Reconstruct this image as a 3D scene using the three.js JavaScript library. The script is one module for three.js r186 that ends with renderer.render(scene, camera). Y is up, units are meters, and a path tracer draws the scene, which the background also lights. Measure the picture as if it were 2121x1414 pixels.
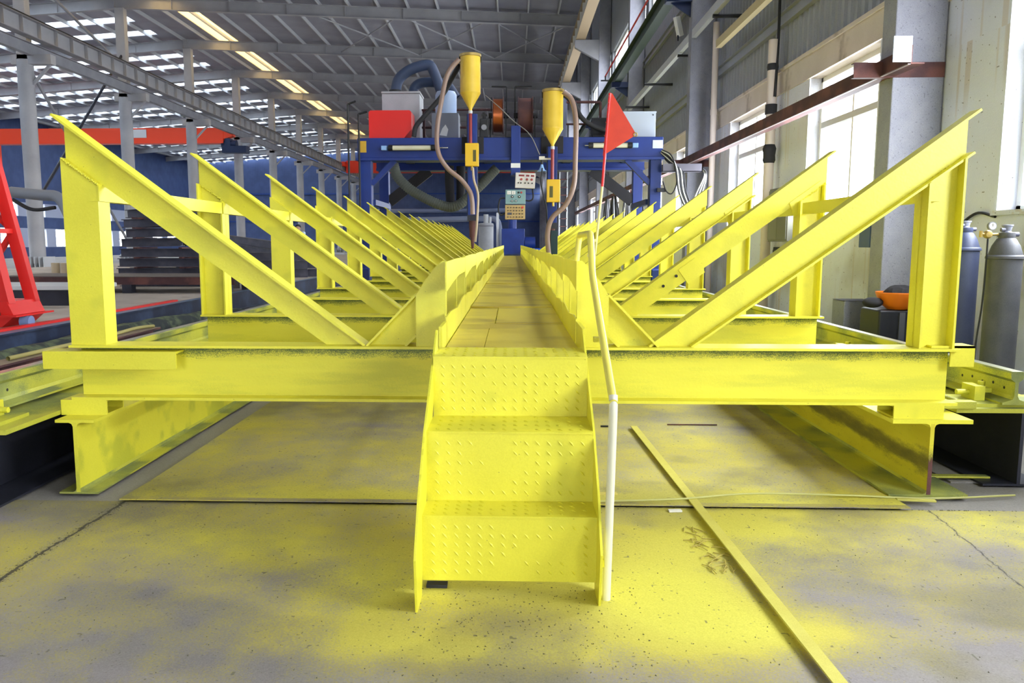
import * as THREE from 'three';
import { mergeGeometries, toCreasedNormals } from 'three/addons/utils/BufferGeometryUtils.js';
import { RectAreaLightUniformsLib } from 'three/addons/lights/RectAreaLightUniformsLib.js';
import { MarchingCubes } from 'three/addons/objects/MarchingCubes.js';
import { RoundedBoxGeometry } from 'three/addons/geometries/RoundedBoxGeometry.js';

// ------------------------------------------------------------------ camera, sky, daylight, exposure
const scene = new THREE.Scene();
const FOCAL = 1660, W = 2121, H = 1414;
const camera = new THREE.PerspectiveCamera(2 * Math.atan(H / 2 / FOCAL) * 180 / Math.PI, W / H, 0.05, 400);
camera.position.set(0, 1.4, 0);
camera.rotation.order = 'YXZ';
camera.rotation.y = 2.0 * Math.PI / 180;
camera.rotation.x = -Math.atan(204 / FOCAL);
camera.setViewOffset(W, H, 58, 0, W, H);

const renderer = new THREE.WebGLRenderer({ antialias: true });
renderer.toneMapping = THREE.LinearToneMapping;
renderer.toneMappingExposure = 0.72;
renderer.shadowMap.enabled = true;

scene.background = new THREE.Color().setRGB(0.89, 0.95, 1.0);
scene.backgroundIntensity = 15;
RectAreaLightUniformsLib.init();
// daylight standing in the openings: a light as large as the opening, facing in
function daylight(w, h, pos, look, intensity, color = [0.9, 0.96, 1.04]) {
  const l = new THREE.RectAreaLight(new THREE.Color().setRGB(...color), intensity, w, h);
  l.position.set(...pos); l.lookAt(...look); scene.add(l); return l;
}
const WALL_X = 4.1, WIN_Y0 = 1.65, WIN_Y1 = 3.65, WIN_W = 2.15;
const COL_Z = []; for (let k = -2; k < 12; k++) COL_Z.push(-8 - 9 * k);      // wall columns every 9 m
const WINDOWS = []; for (const c of COL_Z) for (const d of [2.5, c === 1 ? 6.95 : 6.55]) WINDOWS.push(c - d);
for (const z of WINDOWS) if (z > -45) daylight(WIN_W - 0.1, 1.9, [WALL_X + 0.02, 2.65, z], [0, 2.65, z], 25);
daylight(5, 4.4, [-3.5, 2.2, 13.6], [-3.5, 2.2, 0], 2.5, [1.0, 0.98, 0.95]);      // the open shed door behind the photographer
for (const c of COL_Z) if (c > -60 && c < 5) daylight(7.8, 1.4, [WALL_X - 0.02, 8.55, c - 4.5], [0, 7.2, c - 4.5], 8);

// ------------------------------------------------------------------ helpers
let seed = 7;
const rnd = () => { seed = (seed * 1664525 + 1013904223) >>> 0; return seed / 4294967296; };
const rr = (a, b) => a + (b - a) * rnd();
const lerp = (a, b, t) => a + (b - a) * t;
const clamp = (v, a = 0, b = 1) => Math.min(b, Math.max(a, v));
const smooth = (a, b, v) => { const t = clamp((v - a) / (b - a)); return t * t * (3 - 2 * t); };
const hash = (x, y, s) => { let h = (x * 374761393 + y * 668265263 + s * 1442695041) | 0; h = Math.imul(h ^ (h >>> 13), 1274126177); return ((h ^ (h >>> 16)) >>> 0) / 4294967296; };
function vn(x, y, p, s = 0) {                                    // value noise, repeats every p cells
  const xi = Math.floor(x), yi = Math.floor(y), m = (a) => ((a % p) + p) % p;
  let fx = x - xi, fy = y - yi; fx = fx * fx * (3 - 2 * fx); fy = fy * fy * (3 - 2 * fy);
  const a = hash(m(xi), m(yi), s), b = hash(m(xi + 1), m(yi), s), c = hash(m(xi), m(yi + 1), s), d = hash(m(xi + 1), m(yi + 1), s);
  return lerp(lerp(a, b, fx), lerp(c, d, fx), fy);
}
function fbm(u, v, p, o = 4, s = 0) { let r = 0, a = 0.5, t = 0; for (let i = 0; i < o; i++) { r += a * vn(u * p, v * p, p, s + i * 17); t += a; a *= 0.5; p *= 2; } return r / t; }
function tex(w, h, fn, sizeX = 1, sizeY = sizeX, srgb = true) {   // fn(u, v, i, j) -> [r, g, b] in 0..255; the tile covers sizeX by sizeY metres
  const d = new Uint8Array(w * h * 4);
  for (let j = 0; j < h; j++) for (let i = 0; i < w; i++) {
    const c = fn((i + 0.5) / w, (j + 0.5) / h, i, j), k = (j * w + i) * 4;
    d[k] = clamp(c[0], 0, 255); d[k + 1] = clamp(c[1], 0, 255); d[k + 2] = clamp(c[2], 0, 255); d[k + 3] = 255;
  }
  const t = new THREE.DataTexture(d, w, h, THREE.RGBAFormat);
  t.wrapS = t.wrapT = THREE.RepeatWrapping; t.magFilter = THREE.LinearFilter; t.minFilter = THREE.LinearMipmapLinearFilter; t.generateMipmaps = true;
  if (srgb) t.colorSpace = THREE.SRGBColorSpace;
  t.repeat.set(1 / sizeX, 1 / sizeY); t.needsUpdate = true; return t;
}
const mix3 = (a, b, t) => [lerp(a[0], b[0], t), lerp(a[1], b[1], t), lerp(a[2], b[2], t)];
const std = (color, roughness = 0.6, metalness = 0, extra = {}) => new THREE.MeshStandardMaterial({ color: new THREE.Color(color), roughness, metalness, ...extra });
const mapped = (map, roughness = 0.6, extra = {}) => new THREE.MeshStandardMaterial({ map, roughness, ...extra });

// ------------------------------------------------------------------ materials
const bumpFine = tex(256, 256, (u, v) => { const n = 255 * (0.6 * fbm(u, v, 32, 2, 3) + 0.4 * fbm(u, v, 6, 2, 9)); return [n, n, n]; }, 0.35, 0.35, false);
const M = {};
const YEL = [234, 226, 66], YEL2 = [222, 213, 58], OLIVE = [184, 186, 56], GREEN = [54, 70, 46];
function yellowTex(s, patch) {
  return tex(512, 512, (u, v, i, j) => {
    const n = fbm(u, v, 4, 5, s), g = hash(i, j, s) - 0.5, m = fbm(u, v, 9, 3, s + 40);
    let c = mix3(YEL, YEL2, clamp(n * 1.6 - 0.3));
    c = mix3(c, OLIVE, patch * smooth(0.58, 0.74, m + g * 0.12));
    if (hash(i, j, s + 5) > 0.9998) c = mix3(c, [70, 66, 30], 0.6);
    return [c[0] + g * 8, c[1] + g * 8, c[2] + g * 6];
  }, 1.6);
}
M.yellow = mapped(yellowTex(11, 0.25), 0.42, { bumpMap: bumpFine, bumpScale: 0.0006 });
M.yellowWorn = mapped(yellowTex(23, 0.65), 0.5, { bumpMap: bumpFine, bumpScale: 0.0008 });
// the spray that did not reach under the flange: bare dark green steel with a grainy edge, only along the top of the beam's web
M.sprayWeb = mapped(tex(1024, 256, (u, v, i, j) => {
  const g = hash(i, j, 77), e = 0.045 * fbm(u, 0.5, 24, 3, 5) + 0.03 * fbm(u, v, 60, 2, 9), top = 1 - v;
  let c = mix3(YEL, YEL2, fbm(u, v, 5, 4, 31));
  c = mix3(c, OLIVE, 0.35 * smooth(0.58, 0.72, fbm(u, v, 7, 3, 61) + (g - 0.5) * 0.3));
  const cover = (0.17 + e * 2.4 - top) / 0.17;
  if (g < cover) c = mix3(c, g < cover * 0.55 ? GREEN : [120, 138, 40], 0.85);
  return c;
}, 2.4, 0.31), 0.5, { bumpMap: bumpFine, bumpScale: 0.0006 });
M.dirtyYellow = mapped(tex(1024, 512, (u, v, i, j) => {            // the floor beam's web: yellow over a grimy brown band
  const g = hash(i, j, 7), band = Math.exp(-(((v - 0.42 - 0.12 * (fbm(u, 0.2, 6, 3, 2) - 0.5)) / 0.13) ** 2));
  let c = mix3(YEL2, [205, 190, 40], fbm(u, v, 6, 4, 3));
  const d = band * 0.9 + fbm(u, v, 14, 4, 19) * 0.9 - 0.75 + (g - 0.5) * 0.5;
  if (d > 0.12) c = mix3(c, [112, 104, 46], clamp(0.35 + d));
  if (hash(i >> 2, j, 91) > 0.9985) c = [60, 55, 30];
  return c;
}, 2.0, 0.47), 0.6, { bumpMap: bumpFine, bumpScale: 0.001 });
M.greyGreen = mapped(tex(512, 512, (u, v, i, j) => {
  const g = hash(i, j, 7) - 0.5, n = fbm(u, v, 5, 5, 8);
  let c = mix3([118, 128, 84], [168, 172, 84], smooth(0.3, 0.7, n)); c = mix3(c, [206, 202, 68], 0.8 * smooth(0.42, 0.66, fbm(u, v, 3, 5, 44) + g * 0.2));
  return [c[0] + g * 14, c[1] + g * 14, c[2] + g * 12];
}, 1.1), 0.45, { metalness: 0.2, bumpMap: bumpFine, bumpScale: 0.0006 });
M.railHead = std('#c9cbb0', 0.28, 0.75);
M.darkSteel = mapped(tex(512, 512, (u, v, i, j) => { const n = fbm(u, v, 5, 5, 3), g = (hash(i, j, 2) - 0.5) * 10; const c = mix3([38, 40, 50], [64, 64, 76], n); return [c[0] + g, c[1] + g, c[2] + g]; }, 1.5), 0.5, { metalness: 0.3 });
M.rust = mapped(tex(512, 512, (u, v, i, j) => { const n = fbm(u, v, 6, 5, 13), g = (hash(i, j, 2) - 0.5) * 14; const c = mix3([74, 46, 48], [108, 66, 60], smooth(0.3, 0.7, n)); return [c[0] + g, c[1] + g, c[2] + g]; }, 1.2), 0.75);
M.navy = mapped(tex(512, 512, (u, v, i, j) => { const n = fbm(u, v, 6, 5, 71), g = (hash(i, j, 3) - 0.5) * 8; const c = mix3([24, 34, 60], [50, 66, 96], smooth(0.4, 0.8, n)); return [c[0] + g, c[1] + g, c[2] + g]; }, 1.6), 0.45);
M.blue = mapped(tex(256, 256, (u, v, i, j) => { const n = fbm(u, v, 5, 4, 21); return mix3([12, 40, 112], [17, 52, 134], n); }, 1.5), 0.5);
M.blueDark = std('#16284f', 0.5);
M.red = std('#d8341f', 0.45); M.redBright = std('#e0201a', 0.4); M.orangeRed = std('#e8431c', 0.45);
M.flag = mapped(tex(256, 256, (u, v, i, j) => { const n = fbm(u, v, 8, 4, 5), g = hash(i, j, 9); return mix3([214, 62, 24], [186, 46, 18], n * 0.8 + g * 0.2); }, 0.3), 0.6);
M.grey = mapped(tex(512, 512, (u, v, i, j) => { const n = fbm(u, v, 6, 5, 33), g = (hash(i, j, 5) - 0.5) * 10; const c = mix3([126, 126, 134], [150, 150, 156], n); return [c[0] + g, c[1] + g, c[2] + g]; }, 2.0), 0.6);
M.steelGrey = mapped(tex(512, 512, (u, v, i, j) => { const n = fbm(u, v, 5, 5, 35), g = (hash(i, j, 5) - 0.5) * 8; const c = mix3([150, 150, 156], [176, 176, 180], n); return [c[0] + g, c[1] + g, c[2] + g]; }, 3.0), 0.5);
M.lightGrey = std('#c4c6ca', 0.5); M.stackSteel = mapped(tex(256, 256, (u, v, i, j) => { const n = fbm(u, v, 5, 5, 3), g = (hash(i, j, 2) - 0.5) * 14; const c = mix3([58, 58, 70], [98, 98, 112], n); return [c[0] + g, c[1] + g, c[2] + g]; }, 1.1), 0.42, { metalness: 0.35 }); M.white = std('#e6e6e2', 0.5); M.black = std('#17171a', 0.55); M.rubber = std('#26262a', 0.7); M.softBlack = std('#2b2a2e', 0.9);
M.paleBox = mapped(tex(256, 256, (u, v, i, j) => { const g = (hash(i, j, 5) - 0.5) * 12, n = fbm(u, v, 6, 3, 12) * 14; return [158 + g + n, 160 + g + n, 166 + g + n]; }, 1), 0.45);
M.concreteCol = mapped(tex(512, 512, (u, v, i, j) => {              // rough rendered column: blue-grey with pits and specks
  const g = hash(i, j, 4), n = fbm(u, v, 6, 5, 55); let c = mix3([128, 130, 144], [160, 160, 170], n); c = [c[0] + (g - 0.5) * 26, c[1] + (g - 0.5) * 26, c[2] + (g - 0.5) * 26];
  if (vn(u * 90, v * 90, 90, 6) > 0.9) c = mix3(c, [96, 96, 106], 0.45); return c;
}, 1.2), 0.85, { bumpMap: bumpFine, bumpScale: 0.003 });
M.plaster = mapped(tex(1024, 1024, (u, v, i, j) => {                // cream wall, rust runs and soot smears
  const g = (hash(i, j, 4) - 0.5) * 10, n = fbm(u, v, 4, 5, 15); let c = mix3([210, 213, 226], [226, 229, 240], n);
  const run = smooth(0.62, 0.8, vn(u * 70, v * 2, 70, 8)) * smooth(0.35, 0.7, fbm(u, v, 3, 3, 81)); c = mix3(c, [190, 172, 158], 0.5 * run);
  c = mix3(c, [166, 160, 152], 0.5 * smooth(0.6, 0.78, fbm(u, v, 3, 5, 99)));
  if (vn(u * 120, v * 120, 120, 6) > 0.955) c = mix3(c, [90, 84, 80], 0.6); return [c[0] + g, c[1] + g, c[2] + g];
}, 3.2), 0.85, { bumpMap: bumpFine, bumpScale: 0.0015 });
M.plasterTan = mapped(tex(512, 512, (u, v, i, j) => { const g = (hash(i, j, 4) - 0.5) * 12, n = fbm(u, v, 5, 5, 25); let c = mix3([202, 190, 178], [218, 208, 200], n); c = mix3(c, [128, 114, 102], 0.6 * smooth(0.58, 0.76, fbm(u, v, 4, 5, 39))); return [c[0] + g, c[1] + g, c[2] + g]; }, 2.0), 0.85);
M.cladding = mapped(tex(512, 512, (u, v, i, j) => { const g = (hash(i, j, 4) - 0.5) * 8, n = fbm(u, v, 4, 5, 65); const c = mix3([144, 148, 158], [164, 168, 178], n); return [c[0] + g, c[1] + g, c[2] + g]; }, 4), 0.55);
M.roofSheet = mapped(tex(512, 512, (u, v, i, j) => { const n = fbm(u, v, 6, 5, 45), g = (hash(i, j, 4) - 0.5) * 8; const c = mix3([134, 134, 148], [160, 160, 171], n); return [c[0] + g, c[1] + g, c[2] + g]; }, 5), 0.6);
M.blueWall = mapped(tex(512, 512, (u, v, i, j) => { const n = fbm(u, v, 6, 4, 46); const rib = (i % 32) < 3 ? -14 : 0; const c = mix3([56, 72, 116], [74, 92, 138], n); return [c[0] + rib, c[1] + rib, c[2] + rib]; }, 4), 0.6);
M.lilacWall = std('#a9afc6', 0.7); M.deepBlue = std('#1d3f86', 0.6);
M.glass = new THREE.MeshPhysicalMaterial({ color: 0xffffff, transmission: 1, thickness: 0, roughness: 0.02, ior: 1.5 });
M.frosted = new THREE.MeshPhysicalMaterial({ color: new THREE.Color('#e8ecf0'), transmission: 0.85, thickness: 0, roughness: 0.5 });
M.cream = new THREE.MeshPhysicalMaterial({ color: new THREE.Color('#f2dcae'), transmission: 0.8, thickness: 0, roughness: 0.5 });
M.copper = std('#b4643c', 0.32, 0.85); M.chrome = std('#c9ccd0', 0.25, 0.9); M.brassy = std('#b39a5a', 0.4, 0.6);
M.hopper = mapped(tex(256, 256, (u, v, i, j) => { const n = fbm(u, v, 7, 4, 29); return mix3([214, 178, 48], [232, 198, 70], n); }, 0.8), 0.4);
M.hose = std('#8d7466', 0.35); M.hoseGrey = std('#5d625c', 0.7); M.duct = std('#34425f', 0.6); M.redTube = std('#8e2f2c', 0.4);
M.paleBlue = std('#8fb4e6', 0.4); M.cyanGrey = std('#7fa0a3', 0.5); M.tan = std('#bda06a', 0.55); M.tagYellow = std('#e6b81e', 0.45);
M.cylinderBlue = mapped(tex(256, 256, (u, v, i, j) => { const g = (hash(i, j, 1) - 0.5) * 12, n = fbm(u, v, 5, 4, 9); const c = mix3([46, 53, 82], [66, 74, 100], n); return [c[0] + g, c[1] + g, c[2] + g]; }, 0.6), 0.5);
M.cylinderGrey = mapped(tex(256, 256, (u, v, i, j) => { const g = (hash(i, j, 1) - 0.5) * 14, n = fbm(u, v, 5, 4, 19); const c = mix3([66, 68, 76], [92, 92, 96], n); return [c[0] + g, c[1] + g, c[2] + g]; }, 0.6), 0.55);
M.orange = std('#ee7a18', 0.4); M.greenBeam = std('#33463f', 0.5); M.deckDirt = null;
M.platform = mapped(tex(1024, 1024, (u, v, i, j) => { const g = (hash(i, j, 4) - 0.5) * 12, n = fbm(u, v, 6, 5, 75); let c = mix3([150, 140, 130], [190, 180, 168], n); c = mix3(c, [110, 102, 96], 0.5 * smooth(0.6, 0.75, fbm(u, v, 9, 4, 5))); return [c[0] + g, c[1] + g, c[2] + g]; }, 5), 0.8);
M.hallFloor = mapped(tex(1024, 1024, (u, v, i, j) => { const g = (hash(i, j, 4) - 0.5) * 14, n = fbm(u, v, 6, 6, 175); const c = mix3([120, 116, 112], [164, 158, 150], n); return [c[0] + g, c[1] + g, c[2] + g]; }, 6), 0.85);
// overspray of yellow paint on the slab: fine paint grain around the stairs and along the frame, placed where the photograph shows it
const SPOTS = [[0.62, -3.02, 0.36, 0.34, 1.25], [0.95, -2.78, 0.4, 0.2, 0.75], [0.7, -3.6, 0.7, 0.5, 0.75], [-0.55, -3.05, 0.34, 0.4, 0.75], [-0.1, -2.62, 0.6, 0.14, 0.75], [-0.95, -3.5, 0.9, 0.55, 0.6], [0, -3.1, 0.35, 0.3, 0.7],
  [1.5, -3.85, 0.7, 0.4, 0.65], [2.45, -3.9, 0.4, 0.3, 0.8], [2.5, -3.3, 0.6, 0.3, 0.4], [-1.6, -3.7, 0.7, 0.4, 0.5], [0.2, -4.2, 3, 0.25, 0.45], [-2.3, -3.4, 0.4, 0.3, 0.3]];
const CRACKS = [[-2.16, -1.6, -2.14, -3.14, 0.005], [-2.14, -3.14, -2.1, -4.17, 0.009], [2.21, -4.17, 2.09, -3.1, 0.003], [2.09, -3.1, 1.95, -2.2, 0.002]];
function slab(x, z, i, j, base) {
  const u = x / 16 + 0.5, v = z / 16 + 0.5, g = hash(i, j, 4), n = fbm(u, v, 16, 6, 75), n2 = fbm(u, v, 40, 4, 19), st = fbm(u * 0.6 + v * 0.8, v * 6 - u * 2, 8, 4, 63);
  let c = mix3([116, 110, 106], [166, 159, 152], clamp(n * 1.5 - 0.25)); c = mix3(c, [150, 141, 148], 0.4 * smooth(0.5, 0.7, st));
  let d = base; for (const [sx, sz, rx, rz, a] of SPOTS) d += a * Math.exp(-(((x - sx) / rx) ** 2) - (((z - sz) / rz) ** 2));
  const raw = d * (0.35 + 1.3 * n) + (n2 - 0.5) * 0.8 + (fbm(u, v, 120, 2, 27) - 0.5) * 0.5, cover = clamp(0.55 * clamp(raw) + 0.45 * (g < raw ? 1 : 0));
  const paint = mix3([196, 180, 66], [226, 218, 72], clamp(d - 0.35));
  c = mix3(c, paint, 0.88 * cover);
  c = mix3(c, [120, 112, 70], 0.55 * smooth(0.56, 0.72, fbm(u, v, 22, 5, 131)) * (1 - 0.5 * cover));
  const pit = vn(x * 55, z * 55, 4096, 12), pit2 = vn(x * 130, z * 90, 8192, 15);
  if (pit > 0.955) c = mix3(c, [84, 80, 60], 0.55); if (pit2 > 0.96) c = mix3(c, [70, 66, 52], 0.55);
  for (const [ax, az, bx_, bz, w] of CRACKS) { const t = clamp(((x - ax) * (bx_ - ax) + (z - az) * (bz - az)) / ((bx_ - ax) ** 2 + (bz - az) ** 2)), e = Math.hypot(x - lerp(ax, bx_, t) + 0.02 * (vn(z * 9, 1, 512, 3) - 0.5) + 0.01 * (vn(z * 40, 1, 512, 4) - 0.5), z - lerp(az, bz, t)); if (e < w * (0.4 + vn(x * 60, z * 60, 4096, 31))) c = mix3(c, [52, 49, 44], 0.75); else if (e < w * 5 && g < 0.35 * (1 - e / (w * 5))) c = mix3(c, [84, 78, 66], 0.6); }
  return [c[0] + (g - 0.5) * 16, c[1] + (g - 0.5) * 16, c[2] + (g - 0.5) * 14];
}
// map of the front slab: 7.2 m across from x = -3.6, 3.6 m deep from z = -4.6 to -1.0
M.slabFront = mapped(tex(2048, 1024, (u, v, i, j) => slab(-3.6 + 7.2 * u, -4.6 + 3.6 * v, i, j, 0.1), 7.2, 3.6), 0.8, { bumpMap: bumpFine, bumpScale: 0.0015 });
M.slabFront.map.offset.set(0.5, 4.6 / 3.6);
// the sheet under the frame: 4.8 m across, 6 m deep from z = -10.2 to -4.2
M.slabBack = mapped(tex(1024, 1024, (u, v, i, j) => slab(-2.4 + 4.8 * u, -10.2 + 6 * v, i, j, 0.62), 4.8, 6.0), 0.7, { bumpMap: bumpFine, bumpScale: 0.001 });
M.slabBack.map.offset.set(0.5, 10.2 / 6);
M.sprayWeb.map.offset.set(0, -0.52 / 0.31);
M.deck = mapped(tex(512, 1024, (u, v, i, j) => {                    // trodden deck: scuffed, browner yellow
  const g = hash(i, j, 14) - 0.5, n = fbm(u, v, 5, 5, 21), s = fbm(u * 0.5, v * 2, 6, 4, 88); let c = mix3([208, 188, 62], [228, 212, 80], n); c = mix3(c, [168, 146, 50], 0.7 * smooth(0.52, 0.72, s + g * 0.1)); return [c[0] + g * 12, c[1] + g * 12, c[2] + g * 10];
}, 1.5, 3.0), 0.32, { bumpMap: bumpFine, bumpScale: 0.0012 });
M.deck.map.offset.set(0.5, 0);

// ------------------------------------------------------------------ geometry helpers
function metric(g) {                                               // uv in metres from the dominant face direction
  if (g.index) g = g.toNonIndexed();
  const p = g.attributes.position, uv = new Float32Array(p.count * 2), a = new THREE.Vector3(), b = new THREE.Vector3(), c = new THREE.Vector3();
  for (let i = 0; i < p.count; i += 3) {
    a.fromBufferAttribute(p, i); b.fromBufferAttribute(p, i + 1).sub(a); c.fromBufferAttribute(p, i + 2).sub(a); b.cross(c);
    const ax = Math.abs(b.x), ay = Math.abs(b.y), az = Math.abs(b.z);
    for (let k = 0; k < 3; k++) { a.fromBufferAttribute(p, i + k); const [s, t] = ax >= ay && ax >= az ? [a.z, a.y] : ay >= az ? [a.x, a.z] : [a.x, a.y]; uv[(i + k) * 2] = s; uv[(i + k) * 2 + 1] = t; }
  }
  g.setAttribute('uv', new THREE.BufferAttribute(uv, 2));
  for (const k of Object.keys(g.attributes)) if (!['position', 'normal', 'uv', 'color'].includes(k)) g.deleteAttribute(k);
  if (!g.attributes.normal) g.computeVertexNormals();
  return g;
}
const strip = (g) => { if (g.index) g = g.toNonIndexed(); for (const k of Object.keys(g.attributes)) if (!['position', 'normal'].includes(k)) g.deleteAttribute(k); return g; };
const join = (list) => mergeGeometries([list].flat(9).map(strip));
const used = new Map();
function numbered(n) { const k = used.get(n) || 0; used.set(n, k + 1); return k ? `${n}_${String(k).padStart(3, '0')}` : n; }
function obj(name, geo, mat, parent) {
  const g = Array.isArray(geo) ? metric(join(geo)) : metric(geo);
  const m = new THREE.Mesh(g, mat); m.castShadow = m.receiveShadow = true;
  m.name = parent ? name : numbered(name); (parent || scene).add(m); return m;
}
function share(name, geo, mat, parent) { const m = new THREE.Mesh(geo, mat); m.castShadow = m.receiveShadow = true; m.name = name; parent.add(m); return m; }
function tag(o, label, category, group, kind) { o.userData = { label, category }; if (group) o.userData.group = group; if (kind) o.userData.kind = kind; return o; }
function thing(name, label, category, pos = [0, 0, 0], group, kind) { const o = new THREE.Group(); o.name = numbered(name); o.position.set(...pos); scene.add(o); return tag(o, label, category, group, kind); }
const V = (x, y, z) => new THREE.Vector3(x, y, z);
const bx = (x0, x1, y0, y1, z0, z1) => new THREE.BoxGeometry(Math.abs(x1 - x0), Math.abs(y1 - y0), Math.abs(z1 - z0)).translate((x0 + x1) / 2, (y0 + y1) / 2, (z0 + z1) / 2);
const rbx = (x0, x1, y0, y1, z0, z1, r = 0.01) => new RoundedBoxGeometry(Math.abs(x1 - x0), Math.abs(y1 - y0), Math.abs(z1 - z0), 2, r).translate((x0 + x1) / 2, (y0 + y1) / 2, (z0 + z1) / 2);
function shapeOf(pts, holes = []) { const s = new THREE.Shape(pts.map((p) => new THREE.Vector2(p[0], p[1]))); for (const h of holes) s.holes.push(new THREE.Path(h.map((p) => new THREE.Vector2(p[0], p[1])))); return s; }
const prism = (pts, z0, z1, holes = []) => new THREE.ExtrudeGeometry(shapeOf(pts, holes), { depth: z1 - z0, bevelEnabled: false }).translate(0, 0, z0);   // outline in x, y; thickness along z
const prismX = (pts, x0, x1, holes = []) => new THREE.ExtrudeGeometry(shapeOf(pts.map(([z, y]) => [-z, y]), holes.map((h) => h.map(([z, y]) => [-z, y]))), { depth: x1 - x0, bevelEnabled: false }).rotateY(Math.PI / 2).translate(x0, 0, 0);   // outline in z, y; thickness along x
function sweep(poly, p0, p1, up = V(0, 1, 0), holes = []) {          // a section swept straight from p0 to p1: section x is sideways, y is up
  const a = V(...p0), w = V(...p1).sub(a), L = w.length(); w.normalize();
  const v = up.clone().addScaledVector(w, -up.dot(w)).normalize(), u = v.clone().cross(w);
  const m = new THREE.Matrix4().makeBasis(u, v, w).setPosition(a);
  return new THREE.ExtrudeGeometry(shapeOf(poly, holes), { depth: L, bevelEnabled: false }).applyMatrix4(m);
}
const rect = (w, h) => [[-w / 2, -h / 2], [w / 2, -h / 2], [w / 2, h / 2], [-w / 2, h / 2]];
function iPoly(h, b, tw, tf, r = 0) {                                // I section with fillets, centred
  const q = [], H2 = h / 2, B = b / 2, T = tw / 2, f = (cx, cy, a0) => { for (let k = 0; k <= 3; k++) { const a = a0 - k / 3 * Math.PI / 2; q.push([cx + r * Math.cos(a), cy + r * Math.sin(a)]); } };
  q.push([-B, -H2], [B, -H2], [B, -H2 + tf]);
  if (r) f(T + r, -H2 + tf + r, -Math.PI / 2); else q.push([T, -H2 + tf]);
  if (r) f(T + r, H2 - tf - r, Math.PI); else q.push([T, H2 - tf]);
  q.push([B, H2 - tf], [B, H2], [-B, H2], [-B, H2 - tf]);
  if (r) f(-T - r, H2 - tf - r, Math.PI / 2); else q.push([-T, H2 - tf]);
  if (r) f(-T - r, -H2 + tf + r, 0); else q.push([-T, -H2 + tf]);
  q.push([-B, -H2 + tf]);
  return q;
}
const cPoly = (h, b, t) => [[0, -h / 2], [b, -h / 2], [b, -h / 2 + t], [t, -h / 2 + t], [t, h / 2 - t], [b, h / 2 - t], [b, h / 2], [0, h / 2]];
const lPoly = (h, b, t) => [[0, 0], [b, 0], [b, t], [t, t], [t, h], [0, h]];
function curve(pts, tension = 0.5) { return new THREE.CatmullRomCurve3(pts.map((p) => V(...p)), false, 'catmullrom', tension); }
const tube = (pts, r, seg = 24, rad = 8, tension = 0.5) => new THREE.TubeGeometry(pts.length === 2 ? new THREE.LineCurve3(V(...pts[0]), V(...pts[1])) : curve(pts, tension), pts.length === 2 ? 1 : seg, r, rad);
function pipe(pts, r, rad = 10) {                                    // straight runs with mitred bends and closed ends
  const cp = new THREE.CurvePath(), P = pts.map((p) => V(...p));
  for (let i = 0; i < P.length - 1; i++) {
    const a = P[i].clone(), b = P[i + 1].clone(), d = b.clone().sub(a).normalize();
    if (i > 0) a.addScaledVector(d, r * 2.2); if (i < P.length - 2) b.addScaledVector(d, -r * 2.2);
    cp.add(new THREE.LineCurve3(a, b));
    if (i < P.length - 2) { const n = P[i + 2].clone().sub(P[i + 1]).normalize(); cp.add(new THREE.QuadraticBezierCurve3(b, P[i + 1], P[i + 1].clone().addScaledVector(n, r * 2.2))); }
  }
  const parts = [];
  for (const c of cp.curves) parts.push(new THREE.TubeGeometry(c, c.isLineCurve3 ? 1 : 6, r, rad));
  for (const [e, q] of [[P[0], P[1]], [P[P.length - 1], P[P.length - 2]]]) { const g = new THREE.CircleGeometry(r, rad); g.lookAt(e.clone().sub(q)); g.translate(e.x, e.y, e.z); parts.push(g); }
  return join(parts);
}
const lathe = (pts, seg = 28, at = [0, 0, 0]) => toCreasedNormals(new THREE.LatheGeometry(pts.map((p) => new THREE.Vector2(p[0], p[1])), seg), 0.6).translate(...at);
function cyl(p0, p1, r, r2 = r, seg = 16) { const a = V(...p0), b = V(...p1), d = b.clone().sub(a), g = new THREE.CylinderGeometry(r2, r, d.length(), seg); g.applyQuaternion(new THREE.Quaternion().setFromUnitVectors(V(0, 1, 0), d.clone().normalize())); const m = a.add(b).multiplyScalar(0.5); return g.translate(m.x, m.y, m.z); }
const ORD = ['first', 'second', 'third', 'fourth', 'fifth', 'sixth', 'seventh', 'eighth', 'ninth', 'tenth', 'eleventh', 'twelfth', 'thirteenth', 'fourteenth', 'fifteenth', 'sixteenth', 'seventeenth', 'eighteenth', 'nineteenth', 'twentieth'];

// ================================================================== THE HALL
const FAR_Z = -118, NEAR_Z = 14, LEFT_X = -46, RIDGE_X = -21;
const roofY = (x) => x >= RIDGE_X ? lerp(14.6, 13.4, (x - RIDGE_X) / (WALL_X - RIDGE_X)) : lerp(14.6, 12.9, (RIDGE_X - x) / (RIDGE_X - LEFT_X));
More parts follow.
